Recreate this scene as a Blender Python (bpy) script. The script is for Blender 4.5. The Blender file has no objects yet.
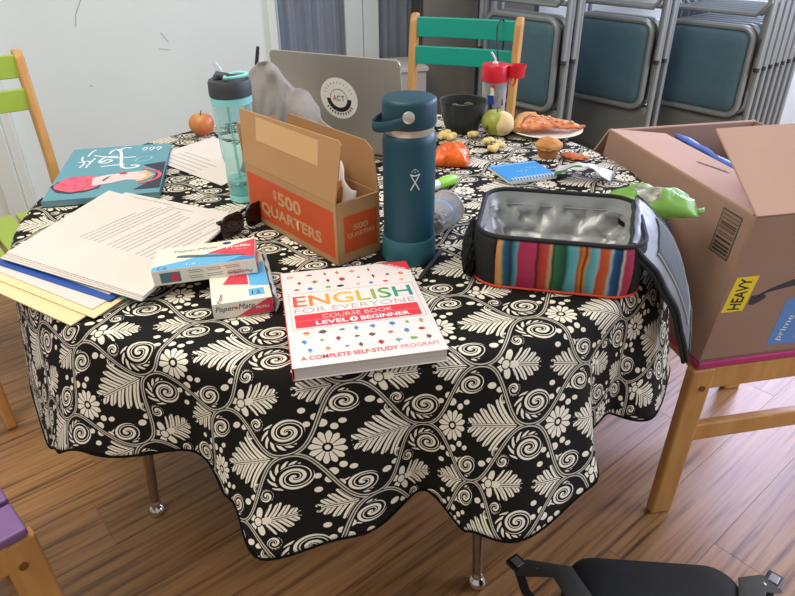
import bpy, bmesh, math, random
from math import pi, sin, cos, radians as R
from mathutils import Vector, Matrix, noise
random.seed(7)
SC = bpy.context.scene
COL = SC.collection
TZ = 0.74                                   # table top height

# ------------------------------------------------------------------ camera
FPX, PITCH, ROLL, CAMZ = 660.0, R(30.3), R(-0.4), TZ + 0.546
cd = bpy.data.cameras.new('camera'); cam = bpy.data.objects.new('camera', cd); COL.objects.link(cam)
cd.sensor_fit = 'HORIZONTAL'; cd.sensor_width = 36.0; cd.lens = FPX / 795.0 * 36.0; cd.clip_start = 0.02
fwd = Vector((0, cos(PITCH), -sin(PITCH))); up0 = Vector((0, sin(PITCH), cos(PITCH))); r0 = Vector((1, 0, 0))
rt = r0 * cos(ROLL) + up0 * sin(ROLL); upv = up0 * cos(ROLL) - r0 * sin(ROLL)
m = Matrix((rt, upv, -fwd)).transposed().to_4x4(); m.translation = (0, 0, CAMZ)
cam.matrix_world = m
SC.camera = cam
# ------------------------------------------------------------------ light
SC.view_settings.view_transform = 'Standard'; SC.view_settings.look = 'None'
SC.view_settings.gamma = 1.0; SC.view_settings.use_curve_mapping = False
SC.view_settings.exposure = 0.17
w = bpy.data.worlds.new('world'); SC.world = w; w.use_nodes = True
bg = w.node_tree.nodes['Background']; bg.inputs[0].default_value = (0.96, 0.97, 1.0, 1); bg.inputs[1].default_value = 0.41
def area(name, loc, target, sx, sy, power, col):
    l = bpy.data.lights.new(name, 'AREA'); l.shape = 'RECTANGLE'; l.size = sx; l.size_y = sy; l.energy = power; l.color = col
    o = bpy.data.objects.new(name, l); COL.objects.link(o); o.location = loc
    o.rotation_euler = (Vector(target) - Vector(loc)).to_track_quat('-Z', 'Y').to_euler()
    return o
area('ceiling_light', (-1.0, 0.7, 2.75), (-0.9, 0.9, 0), 1.2, 2.4, 50, (1.0, 0.93, 0.83))
area('window_light', (2.9, 1.5, 1.6), (0.9, 1.2, 0.1), 2.2, 1.7, 75, (0.74, 0.80, 1.0))
area('back_window_light', (2.20, 3.97, 1.80), (0.85, 1.25, 0.0), 2.0, 1.6, 170, (0.60, 0.64, 1.0))

# ------------------------------------------------------------------ materials
def lin(h):
    h = h.lstrip('#'); c = [int(h[i:i+2], 16) / 255 for i in (0, 2, 4)]
    return tuple((x / 12.92 if x <= 0.04045 else ((x + 0.055) / 1.055) ** 2.4) for x in c) + (1.0,)
MC = {}
def mat(name, col, rough=0.6, metal=0.0, var=0.0, vscale=20.0, bump=0.0, bscale=60.0, stretch=None, spec=0.5, col2=None, trans=0.0, alpha=1.0):
    if name in MC: return MC[name]
    M = bpy.data.materials.new(name); M.use_nodes = True; MC[name] = M
    nt = M.node_tree; b = nt.nodes['Principled BSDF']
    c = lin(col); b.inputs['Base Color'].default_value = c
    b.inputs['Roughness'].default_value = rough; b.inputs['Metallic'].default_value = metal
    b.inputs['Specular IOR Level'].default_value = spec
    if alpha < 1: b.inputs['Alpha'].default_value = alpha
    tc = nt.nodes.new('ShaderNodeTexCoord'); src = tc.outputs['Object']
    if stretch:
        mp = nt.nodes.new('ShaderNodeMapping'); mp.inputs['Scale'].default_value = stretch
        nt.links.new(src, mp.inputs['Vector']); src = mp.outputs[0]
    if var or col2:
        n = nt.nodes.new('ShaderNodeTexNoise'); n.inputs['Scale'].default_value = vscale; n.inputs['Detail'].default_value = 4
        nt.links.new(src, n.inputs['Vector'])
        rp = nt.nodes.new('ShaderNodeValToRGB'); rp.color_ramp.elements[0].position = .3; rp.color_ramp.elements[1].position = .7
        if col2: rp.color_ramp.elements[0].color = lin(col2); rp.color_ramp.elements[1].color = c
        else:
            rp.color_ramp.elements[0].color = tuple(x * (1 - var) for x in c[:3]) + (1,)
            rp.color_ramp.elements[1].color = tuple(min(1, x * (1 + var)) for x in c[:3]) + (1,)
        nt.links.new(n.outputs['Fac'], rp.inputs[0]); nt.links.new(rp.outputs[0], b.inputs['Base Color'])
    if bump:
        n2 = nt.nodes.new('ShaderNodeTexNoise'); n2.inputs['Scale'].default_value = bscale; n2.inputs['Detail'].default_value = 5
        nt.links.new(src, n2.inputs['Vector'])
        bp = nt.nodes.new('ShaderNodeBump'); bp.inputs['Strength'].default_value = bump; bp.inputs['Distance'].default_value = .004
        nt.links.new(n2.outputs['Fac'], bp.inputs['Height']); nt.links.new(bp.outputs[0], b.inputs['Normal'])
    return M
def clear_mat(name, col, fac, rough=0.08):
    """thin clear plastic: tinted see-through with a glossy coat"""
    if name in MC: return MC[name]
    M = bpy.data.materials.new(name); M.use_nodes = True; MC[name] = M
    nt = M.node_tree; nt.nodes.clear()
    out = nt.nodes.new('ShaderNodeOutputMaterial'); mx = nt.nodes.new('ShaderNodeMixShader')
    tr = nt.nodes.new('ShaderNodeBsdfTransparent'); tr.inputs[0].default_value = lin(col)
    pr = nt.nodes.new('ShaderNodeBsdfPrincipled'); pr.inputs['Base Color'].default_value = lin(col); pr.inputs['Roughness'].default_value = rough
    fr = nt.nodes.new('ShaderNodeLayerWeight'); fr.inputs[0].default_value = .35
    ma = nt.nodes.new('ShaderNodeMath'); ma.operation = 'MULTIPLY_ADD'; ma.inputs[1].default_value = .55; ma.inputs[2].default_value = fac
    nt.links.new(fr.outputs['Facing'], ma.inputs[0]); nt.links.new(ma.outputs[0], mx.inputs[0])
    nt.links.new(tr.outputs[0], mx.inputs[1]); nt.links.new(pr.outputs[0], mx.inputs[2]); nt.links.new(mx.outputs[0], out.inputs[0])
    return M
def ramp_mat(name, stops, axis=0, rough=.7, coord='Object', scale=1.0, offset=0.0, interp='LINEAR', warp=0.0, bump=0.0, gain=1.0):
    if name in MC: return MC[name]
    M = bpy.data.materials.new(name); M.use_nodes = True; MC[name] = M
    nt = M.node_tree; b = nt.nodes['Principled BSDF']; b.inputs['Roughness'].default_value = rough
    tc = nt.nodes.new('ShaderNodeTexCoord'); sp = nt.nodes.new('ShaderNodeSeparateXYZ'); nt.links.new(tc.outputs[coord], sp.inputs[0])
    ma = nt.nodes.new('ShaderNodeMath'); ma.operation = 'MULTIPLY_ADD'; ma.inputs[1].default_value = scale; ma.inputs[2].default_value = offset
    nt.links.new(sp.outputs[axis], ma.inputs[0]); s = ma.outputs[0]
    if warp:
        n = nt.nodes.new('ShaderNodeTexNoise'); n.inputs['Scale'].default_value = 18; nt.links.new(tc.outputs[coord], n.inputs['Vector'])
        m2 = nt.nodes.new('ShaderNodeMath'); m2.operation = 'MULTIPLY_ADD'; m2.inputs[1].default_value = warp
        nt.links.new(n.outputs['Fac'], m2.inputs[0]); nt.links.new(s, m2.inputs[2]); s = m2.outputs[0]
    rp = nt.nodes.new('ShaderNodeValToRGB'); cr = rp.color_ramp; cr.interpolation = interp
    while len(cr.elements) < len(stops): cr.elements.new(1.0)
    for e, (p, c) in zip(cr.elements, stops): e.position = p; k = lin(c); e.color = (k[0] * gain, k[1] * gain, k[2] * gain, 1.0)
    nt.links.new(s, rp.inputs[0]); nt.links.new(rp.outputs[0], b.inputs['Base Color'])
    if bump:
        n2 = nt.nodes.new('ShaderNodeTexNoise'); n2.inputs['Scale'].default_value = 30; nt.links.new(tc.outputs[coord], n2.inputs['Vector'])
        bp = nt.nodes.new('ShaderNodeBump'); bp.inputs['Strength'].default_value = bump; bp.inputs['Distance'].default_value = .01
        nt.links.new(n2.outputs['Fac'], bp.inputs['Height']); nt.links.new(bp.outputs[0], b.inputs['Normal'])
    return M

# --- math on node sockets, for the printed cloth
class S:
    nt = None
    def __init__(s, o): s.o = o
    @staticmethod
    def op(kind, *a):
        n = S.nt.nodes.new('ShaderNodeMath'); n.operation = kind
        for i, x in enumerate(a):
            if isinstance(x, S): S.nt.links.new(x.o, n.inputs[i])
            else: n.inputs[i].default_value = float(x)
        return S(n.outputs[0])
    def __add__(s, b): return S.op('ADD', s, b)
    __radd__ = __add__
    def __sub__(s, b): return S.op('SUBTRACT', s, b)
    def __rsub__(s, b): return S.op('SUBTRACT', b, s)
    def __mul__(s, b): return S.op('MULTIPLY', s, b)
    __rmul__ = __mul__
class F:
    mod = staticmethod(lambda a, b: S.op('FLOORED_MODULO', a, b)); sin = staticmethod(lambda a: S.op('SINE', a)); cos = staticmethod(lambda a: S.op('COSINE', a))
    abs = staticmethod(lambda a: S.op('ABSOLUTE', a)); sqrt = staticmethod(lambda a: S.op('SQRT', a)); atan2 = staticmethod(lambda a, b: S.op('ARCTAN2', a, b))
    pow = staticmethod(lambda a, b: S.op('POWER', a, b)); mul = staticmethod(lambda a, b: S.op('MULTIPLY', a, b)); div = staticmethod(lambda a, b: S.op('DIVIDE', a, b))
    max = staticmethod(lambda a, b: S.op('MAXIMUM', a, b)); min = staticmethod(lambda a, b: S.op('MINIMUM', a, b)); lt = staticmethod(lambda a, b: S.op('LESS_THAN', a, b))
    gt = staticmethod(lambda a, b: S.op('GREATER_THAN', a, b)); fract = staticmethod(lambda a: S.op('FRACT', a))
import math
def damask(x, y, F):
    """printed damask: ogee vines, and in the cells flowers, leaves, scrolls and dots (metres)"""
    PI = math.pi; L = .172; H = .158
    def local(px, py): return F.mod(px + L / 2, L) - L / 2, F.mod(py + H / 2, H) - H / 2
    def disc(px, py, cx, cy, r, ex=1.):
        dx = (px - cx) * (1 / ex); dy = py - cy
        return F.lt(dx * dx + dy * dy, r * r)
    def scroll(px, py, cx, cy, R_, turns, ex, hand=1, ph=0., wing=1.45):
        dx = (px - cx) * (hand / ex); dy = py - cy
        q = F.sqrt(dx * dx + dy * dy) * (1 / R_); a = F.atan2(dy, dx)
        w = F.fract((a - q * (2 * PI * turns) + ph) * (1 / (2 * PI)))
        line = F.max(F.lt(w, .30 + .12 * (1 - q)), F.mul(F.gt(w, .52), F.lt(w, .64)))
        body = F.mul(line, F.lt(q, .97))
        # leafy wing hugging one side of the scroll
        lob = F.fract(a * (7 / PI) + q * 1.9)
        side = F.gt(F.cos(a - 2.6), .15)
        wg = F.mul(F.mul(F.gt(lob, .36), side), F.mul(F.gt(q, 1.06), F.lt(q, 1.12 + F.mul(F.cos(a - 2.6), F.sin(lob * PI)) * (wing - 1.12))))
        return F.max(body, wg)
    def leaf(px, py, x0, x1, w, n, ay):
        ln = abs(x0 - x1); t = (x0 - px) * (1 / (x0 - x1))
        tc = F.min(F.max(t, 0.), 1.)
        env = F.sin(F.pow(tc, .72) * PI) * w
        st = F.fract(t * n - ay * (n / ln * 1.25) + F.mul(ay, ay) * (n / ln * .42 / w))
        u = F.mul(ay, 1 / w)
        fr = F.mul(F.lt(st, .84 - u * .22), F.gt(F.abs(st - .40 + u * .08), .055))
        edge = F.lt(ay, env * .80 + F.sin(st * PI) * (w * .22))
        body = F.mul(F.mul(fr, edge), F.mul(F.gt(t, .02), F.lt(t, .985)))
        rib = F.mul(F.mul(F.lt(ay, .0021), F.gt(ay, .0006)), F.mul(F.gt(t, -.08), F.lt(t, .9)))
        return F.max(F.mul(body, F.gt(ay, .0027)), rib)
    ax, ay = local(x, y); bx, by = local(x + L / 2, y + H / 2)
    aay = F.abs(ay); bay = F.abs(by)
    cc = F.cos(ax * (2 * PI / L))
    hh = (F.mul(cc, 1.30 - F.mul(cc, cc) * .30) + 1.) * (H / 4)
    sl = F.mul(F.sin(ax * (2 * PI / L)) * (H / 4 * 2 * PI / L), 1.30 - F.mul(cc, cc) * .90)
    d = F.div(aay - hh, F.sqrt(F.mul(sl, sl) + 1.)); dv = F.abs(d)
    vine = F.mul(F.lt(dv, .0023), F.gt(dv, .0007)) * .66
    # flower cell
    fx = ax + .0395; fq = F.sqrt(F.mul(fx, fx) + F.mul(ay, ay)); fa = F.atan2(ay, fx)
    pt = F.abs(F.sin(fa * 6))
    m = F.mul(F.mul(F.lt(fq, pt * .0062 + .0160), F.gt(fq, .0064)), F.gt(pt, .40 - fq * 9.))
    m = F.max(m, F.lt(fq, .0034))
    m = F.max(m, leaf(ax, ay, .081, -.014, .036, 6.5, aay))
    m = F.max(m, scroll(ax, aay, -.010, .0560, .0135, 1.7, 1.45))
    m = F.max(m, scroll(ax, aay, .0420, .0350, .0075, 1.2, 1.1, -1, 1., 1.1))
    for cx, cy, r, e in ((-.0395, .0330, .0050, 1.2), (-.0270, .0260, .0042, 1.1), (-.0165, .0315, .0034, 1.4), (.0200, .0525, .0042, 1.5), (.0330, .0470, .0036, 1.5), (-.0345, .0500, .0050, 1.)):
        m = F.max(m, disc(ax, aay, cx, cy, r, e))
    m = F.mul(m, F.lt(d, -.0042))
    # lily cell
    lx = bx + .050; lq = F.sqrt(F.mul(lx, lx) + F.mul(by, by)); la = F.atan2(by, lx)
    lp = F.abs(F.cos(la * 2.5))
    k = F.mul(F.lt(lq, lp * .0165 + .0030), F.gt(F.abs(lq - .0062), .0008))
    k = F.max(k, leaf(bx, by, -.040, .004, .0215, 3.6, bay))
    k = F.max(k, leaf(bx, by, .083, .018, .0235, 5., bay))
    k = F.max(k, scroll(bx, bay, .005, .0490, .0165, 1.9, 1.35, 1, .6, 1.55))
    k = F.max(k, scroll(bx, bay, -.0330, .0320, .0080, 1.1, 1.1, -1, 2., 1.1))
    for cx, cy, r, e in ((-.0720, .0066, .0044, 1.1), (-.0600, .0180, .0034, 1.2), (.0400, .0365, .0044, 1.1), (.0505, .0290, .0040, 1.2), (.0290, .0440, .0036, 1.2), (.0265, .0255, .0036, 1.3)):
        k = F.max(k, disc(bx, bay, cx, cy, r, e))
    k = F.mul(k, F.gt(d, .0042))
    return F.max(F.max(m, k), vine)


def cloth_material():
    M = bpy.data.materials.new('printed_damask_cloth'); M.use_nodes = True
    nt = M.node_tree; S.nt = nt; b = nt.nodes['Principled BSDF']; b.inputs['Roughness'].default_value = .8; b.inputs['Specular IOR Level'].default_value = .2
    uv = nt.nodes.new('ShaderNodeUVMap'); uv.uv_map = 'cloth'
    mp = nt.nodes.new('ShaderNodeMapping'); mp.inputs['Rotation'].default_value = (0, 0, R(-11)); mp.inputs['Location'].default_value = (.083, .057, 0); mp.inputs['Scale'].default_value = (.87, .87, 1)
    nt.links.new(uv.outputs[0], mp.inputs[0])
    sp = nt.nodes.new('ShaderNodeSeparateXYZ'); nt.links.new(mp.outputs[0], sp.inputs[0])
    v = damask(S(sp.outputs[0]), S(sp.outputs[1]), F)
    mx = nt.nodes.new('ShaderNodeMix'); mx.data_type = 'RGBA'
    nt.links.new(v.o, mx.inputs['Factor']); mx.inputs['A'].default_value = lin('#15130f'); mx.inputs['B'].default_value = lin('#ece4cf')
    nt.links.new(mx.outputs['Result'], b.inputs['Base Color'])
    return M
def wood_floor():
    M = bpy.data.materials.new('laminate_oak'); M.use_nodes = True
    nt = M.node_tree; b = nt.nodes['Principled BSDF']; b.inputs['Roughness'].default_value = .40; b.inputs['Specular IOR Level'].default_value = .6
    tc = nt.nodes.new('ShaderNodeTexCoord'); oi = nt.nodes.new('ShaderNodeObjectInfo')
    ad = nt.nodes.new('ShaderNodeVectorMath'); ad.operation = 'ADD'
    cb = nt.nodes.new('ShaderNodeCombineXYZ')
    m1 = nt.nodes.new('ShaderNodeMath'); m1.operation = 'MULTIPLY'; m1.inputs[1].default_value = 31
    nt.links.new(oi.outputs['Random'], m1.inputs[0]); nt.links.new(m1.outputs[0], cb.inputs[0]); nt.links.new(m1.outputs[0], cb.inputs[2])
    nt.links.new(tc.outputs['Object'], ad.inputs[0]); nt.links.new(cb.outputs[0], ad.inputs[1])
    mp = nt.nodes.new('ShaderNodeMapping'); mp.inputs['Scale'].default_value = (1.7, 44, 1); nt.links.new(ad.outputs[0], mp.inputs[0])
    n = nt.nodes.new('ShaderNodeTexNoise'); n.inputs['Scale'].default_value = 2.0; n.inputs['Detail'].default_value = 7; n.inputs['Distortion'].default_value = .35
    nt.links.new(mp.outputs[0], n.inputs['Vector'])
    rp = nt.nodes.new('ShaderNodeValToRGB'); cr = rp.color_ramp
    cr.elements[0].position = .25; cr.elements[0].color = lin('#3a2415'); cr.elements[1].position = .78; cr.elements[1].color = lin('#b48654')
    e = cr.elements.new(.36); e.color = lin('#74502f'); e = cr.elements.new(.47); e.color = lin('#986d42'); 
    nt.links.new(n.outputs['Fac'], rp.inputs[0])
    hs = nt.nodes.new('ShaderNodeHueSaturation')
    mr = nt.nodes.new('ShaderNodeMapRange'); mr.inputs['To Min'].default_value = .78; mr.inputs['To Max'].default_value = 1.12
    nt.links.new(oi.outputs['Random'], mr.inputs['Value']); nt.links.new(mr.outputs[0], hs.inputs['Value']); nt.links.new(rp.outputs[0], hs.inputs['Color'])
    nt.links.new(hs.outputs[0], b.inputs['Base Color'])
    bp = nt.nodes.new('ShaderNodeBump'); bp.inputs['Strength'].default_value = .12; bp.inputs['Distance'].default_value = .002
    nt.links.new(n.outputs['Fac'], bp.inputs['Height']); nt.links.new(bp.outputs[0], b.inputs['Normal'])
    return M

# ------------------------------------------------------------------ mesh helpers
class MB:
    def __init__(s): s.v = []; s.f = []; s.mi = []
    def add(s, vs, fs, mi=0):
        o = len(s.v); s.v += [tuple(x) for x in vs]; s.f += [tuple(i + o for i in f) for f in fs]; s.mi += [mi] * len(fs); return s
    def box(s, c, d, rz=0.0, M=None, mi=0):
        x, y, z = d[0] / 2, d[1] / 2, d[2] / 2
        vs = [Vector((a * x, b * y, e * z)) for a in (-1, 1) for b in (-1, 1) for e in (-1, 1)]
        q = M if M is not None else Matrix.Rotation(rz, 3, 'Z')
        vs = [q @ p + Vector(c) for p in vs]
        return s.add(vs, [(0, 1, 3, 2), (4, 6, 7, 5), (0, 4, 5, 1), (2, 3, 7, 6), (0, 2, 6, 4), (1, 5, 7, 3)], mi)
    def bar(s, a, b, wx, wy, up=(0, 0, 1), mi=0):
        a, b = Vector(a), Vector(b); d = (b - a); L = d.length; d.normalize(); u = Vector(up)
        x = d.cross(u).normalized(); y = x.cross(d)
        return s.box((a + b) / 2, (wx, L, wy), M=Matrix((x, d, y)).transposed(), mi=mi)
    def prism(s, poly, z0, z1, M=None, mi=0):
        n = len(poly); vs = [(p[0], p[1], z0) for p in poly] + [(p[0], p[1], z1) for p in poly]
        if M is not None: vs = [M @ Vector(p) for p in vs]
        fs = [tuple(range(n - 1, -1, -1)), tuple(range(n, 2 * n))] + [(i, (i + 1) % n, n + (i + 1) % n, n + i) for i in range(n)]
        return s.add(vs, fs, mi)
    def tube(s, pts, r, n=8, closed=False, mi=0, ry=None, up=None):
        P = [Vector(p) for p in pts]; N = len(P); rings = []; prev = None
        rr = r if isinstance(r, (list, tuple)) else [r] * N
        for i, p in enumerate(P):
            a = P[(i - 1) % N] if (closed or i > 0) else p; b = P[(i + 1) % N] if (closed or i < N - 1) else p
            t = (b - a).normalized()
            if up is not None: x = t.cross(Vector(up)).normalized()
            elif prev is None: x = t.orthogonal().normalized()
            else: x = (prev - t * prev.dot(t)).normalized()
            prev = x; y = t.cross(x)
            ring = [p + x * cos(2 * pi * k / n) * rr[i] + y * sin(2 * pi * k / n) * (ry if ry else rr[i]) for k in range(n)]
            rings.append(ring)
        vs = [q for ring in rings for q in ring]; fs = []
        for i in range(N if closed else N - 1):
            j = (i + 1) % N
            for k in range(n): fs.append((i * n + k, i * n + (k + 1) % n, j * n + (k + 1) % n, j * n + k))
        if not closed: fs += [tuple(range(n - 1, -1, -1)), tuple((N - 1) * n + k for k in range(n))]
        return s.add(vs, fs, mi)
    def lathe(s, prof, n=32, c=(0, 0, 0), cap=True, mi=0, ex=1.0):
        vs = []; fs = []; m_ = len(prof)
        for r, z in prof:
            for k in range(n): vs.append((c[0] + r * cos(2 * pi * k / n) * ex, c[1] + r * sin(2 * pi * k / n), c[2] + z))
        for i in range(m_ - 1):
            for k in range(n): fs.append((i * n + k, i * n + (k + 1) % n, (i + 1) * n + (k + 1) % n, (i + 1) * n + k))
        if cap: fs += [tuple(range(n - 1, -1, -1)), tuple((m_ - 1) * n + k for k in range(n))]
        return s.add(vs, fs, mi)
    def grid(s, fn, nu, nv, mi=0):
        vs = [fn(i / nu, j / nv) for i in range(nu + 1) for j in range(nv + 1)]
        fs = [(i * (nv + 1) + j, (i + 1) * (nv + 1) + j, (i + 1) * (nv + 1) + j + 1, i * (nv + 1) + j + 1) for i in range(nu) for j in range(nv)]
        return s.add(vs, fs, mi)
    def loft(s, rings, cap0=True, cap1=True, mi=0):
        n = len(rings[0]); vs = [p for r in rings for p in r]
        fs = [(i * n + k, i * n + (k + 1) % n, (i + 1) * n + (k + 1) % n, (i + 1) * n + k) for i in range(len(rings) - 1) for k in range(n)]
        if cap0: fs.append(tuple(range(n - 1, -1, -1)))
        if cap1: fs.append(tuple((len(rings) - 1) * n + k for k in range(n)))
        return s.add(vs, fs, mi)
    def blob(s, c, r, amp=.15, fr=3.0, seed=0, n=3, mi=0, flat=None):
        bm = bmesh.new(); bmesh.ops.create_icosphere(bm, subdivisions=n, radius=1.0)
        vs = []
        for v in bm.verts:
            k = 1 + amp * noise.noise(v.co * fr + Vector((seed * 7.3, seed * 3.1, seed)))
            p = Vector((v.co.x * r[0], v.co.y * r[1], v.co.z * r[2])) * k + Vector(c)
            if flat is not None and p.z < flat: p.z = flat
            vs.append(p)
        bm.verts.index_update(); fs = [tuple(v.index for v in f.verts) for f in bm.faces]; bm.free()
        return s.add(vs, fs, mi)
    def build(s, name, mats, parent=None, smooth=False, bevel=0.0, seg=2, solid=0.0, angle=True, fix=True):
        me = bpy.data.meshes.new(name); me.from_pydata(s.v, [], s.f)
        mats = mats if isinstance(mats, (list, tuple)) else [mats]
        for M in mats: me.materials.append(M)
        if len(mats) > 1: me.polygons.foreach_set('material_index', s.mi)
        if fix:
            bm = bmesh.new(); bm.from_mesh(me); bmesh.ops.recalc_face_normals(bm, faces=bm.faces); bm.to_mesh(me); bm.free()
        if smooth:
            me.polygons.foreach_set('use_smooth', [True] * len(me.polygons))
            if angle:
                try: me.set_sharp_from_angle(angle=R(42))
                except Exception: pass
        o = bpy.data.objects.new(name, me); COL.objects.link(o)
        if parent: o.parent = parent
        if solid:
            k = o.modifiers.new('thickness', 'SOLIDIFY'); k.thickness = solid; k.offset = 0
        if bevel:
            k = o.modifiers.new('bevel', 'BEVEL'); k.width = bevel; k.segments = seg; k.limit_method = 'ANGLE'
        return o
def tag(o, label, cat, group=None):
    o['label'] = label; o['category'] = cat
    if group: o['group'] = group
    return o
def thing(name, label, cat, loc=(0, 0, 0), rz=0.0, group=None):
    o = bpy.data.objects.new(name, None); COL.objects.link(o); o.empty_display_size = .05
    o.location = loc; o.rotation_euler = (0, 0, rz); return tag(o, label, cat, group)
def stuff(o): o['kind'] = 'stuff'; return o
def struct(o): o['kind'] = 'structure'; return o
def dup(root):
    r = root.copy(); COL.objects.link(r)
    for ch in root.children:
        c = ch.copy(); COL.objects.link(c); c.parent = r
        for g in ch.children:
            d = g.copy(); COL.objects.link(d); d.parent = c
    return r
def frame(o, ex, n):
    """matrix with local x along ex, local z along n"""
    ex = Vector(ex).normalized(); n = Vector(n).normalized(); ey = n.cross(ex)
    M = Matrix((ex, ey, n)).transposed().to_4x4(); M.translation = Vector(o); return M
def lettering(txt, width, M, mt, parent, name='lettering', height=None, thick=.0003, align='LEFT', shear=0.0, off=0.0, bold=0.0, label=None):
    cu = bpy.data.curves.new(name, 'FONT'); cu.body = txt; cu.size = 1.0; cu.shear = shear; cu.offset = bold; cu.extrude = 0; cu.resolution_u = 3
    tmp = bpy.data.objects.new('tmp', cu); me = bpy.data.meshes.new_from_object(tmp); me.name = name
    xs = [v.co.x for v in me.vertices]; ys = [v.co.y for v in me.vertices]
    x0, x1, y0, y1 = min(xs), max(xs), min(ys), max(ys)
    sx = width / (x1 - x0); sy = (height / (y1 - y0)) if height else sx
    ax = {'LEFT': 0, 'CENTER': -width / 2, 'RIGHT': -width}[align]
    for v in me.vertices: v.co = M @ Vector(((v.co.x - x0) * sx + ax, (v.co.y - y0) * sy, thick + off))
    me.materials.clear(); me.materials.append(mt)
    bpy.data.objects.remove(tmp); bpy.data.curves.remove(cu)
    o = bpy.data.objects.new(name, me); COL.objects.link(o); o.parent = parent
    if label: o['label'] = label
    return o
def decal(name, poly, M, mt, parent, t=.0003, label=None, base=0.0):
    o = MB().prism(poly, base, base + t, M).build(name, mt, parent)
    if label: o['label'] = label
    return o
def rect(x0, y0, x1, y1): return [(x0, y0), (x1, y0), (x1, y1), (x0, y1)]
def circ(cx, cy, r, n=20, ry=None): return [(cx + r * cos(2 * pi * k / n), cy + (ry or r) * sin(2 * pi * k / n)) for k in range(n)]
def rrect(w_, d_, r, n=6, cx=0, cy=0):
    out = []
    for sx, sy, a0 in ((1, 1, 0), (-1, 1, 90), (-1, -1, 180), (1, -1, 270)):
        for k in range(n + 1):
            a = R(a0 + 90 * k / n); out.append((cx + sx * (w_ / 2 - r) + r * cos(a), cy + sy * (d_ / 2 - r) + r * sin(a)))
    return out

white = mat('white_paint', '#eef0ec', .5)
ink = mat('dark_ink', '#2a2826', .7)
paper = mat('white_paper', '#dbd2c8', .75, var=.02, vscale=8)
red = mat('red_print', '#d8343f', .5)

# ================================================================== the room
fl = struct(MB().box((0.3, 1.6, -.012), (9, 9, .02)).build('floor', wood_floor()))
fm = fl.data.materials[0]
PD = R(40); pdx, pdy = Vector((cos(PD), sin(PD), 0)), Vector((-sin(PD), cos(PD), 0))
PW, PL = .152, 1.22
plank_me = None
rnd = random.Random(3)
cnt = 0
for j in range(-26, 27):
    off = rnd.uniform(0, PL)
    for i in range(-5, 6):
        c = pdx * (i * PL + off) + pdy * (j * PW + .066) + Vector((0.2, 1.2, 0))
        # only where the photograph can see floor (in front of, under and either side of the table)
        if not (-2.5 < c.x < 2.3 and -.1 < c.y < 3.1): continue
        if plank_me is None:
            b = MB(); b.box((0, 0, 0), (PL - .0010, PW - .0010, .004))
            p = b.build('plank', fm, fl); plank_me = p
        else:
            p = plank_me.copy(); COL.objects.link(p)
        p.location = c + Vector((0, 0, -.0018)); p.rotation_euler = (0, 0, PD); cnt += 1

# back wall: runs from the left towards the back right
WA = R(16.8); wd = Vector((cos(WA), sin(WA), 0)); wn = Vector((sin(WA), -cos(WA), 0)); W0 = Vector((-1.75, 2.85, 0))
def wp(s, d=0.0, z=0.0): return W0 + wd * s + wn * d + Vector((0, 0, z))
wallm = mat('pale_blue_wall', '#e4eeec', .62, var=.03, vscale=1.6, bump=.03, bscale=220)
b = MB()
def wbox(b, s0, s1, d0, d1, z0, z1, mi=0):
    return b.box(wp((s0 + s1) / 2, (d0 + d1) / 2, (z0 + z1) / 2), (s1 - s0, d1 - d0, z1 - z0), WA, mi=mi)
wbox(b, -3.2, 1.236, -.10, 0, 0, 2.7); wbox(b, 2.05, 6.0, -.10, 0, 0, 2.7); wbox(b, 1.236, 2.05, -.10, 0, 2.1, 2.7)
struct(b.build('wall_back', wallm))
b = MB(); wbox(b, .09, 1.2, 0, .012, 0, .09); struct(b.build('baseboard_back', white, bevel=.003))
scm = mat('faint_scuff', '#aeb6b4', .8); wb = bpy.data.objects['wall_back']
for pts in (((.505, 1.020), (.470, .985), (.435, .925), (.425, .88)), ((.76, .84), (.785, .80)), ((.74, .775), (.785, .768)), ((.425, .64), (.44, .635)), ((1.02, 1.005), (1.05, 1.0))):
    MB().tube([wp(s_, .0006, z_) for s_, z_ in pts], .0022, 5, ry=.0006).build('scuff_mark', scm, wb)
# window in the back wall, beyond the stacked chairs
b = MB(); wbox(b, 3.1, 3.16, 0, .03, .9, 2.6); wbox(b, 5.2, 5.26, 0, .03, .9, 2.6); wbox(b, 3.16, 5.2, 0, .03, .9, .96); wbox(b, 3.16, 5.2, 0, .03, 2.54, 2.6); wbox(b, 4.15, 4.2, 0, .03, .96, 2.54)
wn_ = struct(b.build('window_1', white, bevel=.004))
for s0, s1 in ((3.16, 4.15), (4.2, 5.2)):
    b = MB(); wbox(b, s0, s1, .006, .010, .96, 2.54); b.build('pane', mat('bright_pane', '#dfe8f2', .1), wn_)
# white door and its casing at the left end of the wall
trimw = mat('grey_white_trim', '#dfe5dd', .45)
b = MB(); wbox(b, -.85, -.03, 0, .035, .005, 2.03); do = struct(b.build('door_2', mat('off_white_door', '#dde3dc', .5), bevel=.003))
b = MB(); wbox(b, -.70, -.20, .035, .045, .25, .95); b.build('door_panel', mat('off_white_door', '#dde3dc'), do, bevel=.008)
b = MB(); wbox(b, -.03, .045, 0, .05, 0, 2.1); wbox(b, .045, .085, 0, .03, 0, 2.1); struct(b.build('trim_1', trimw, bevel=.004))
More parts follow.
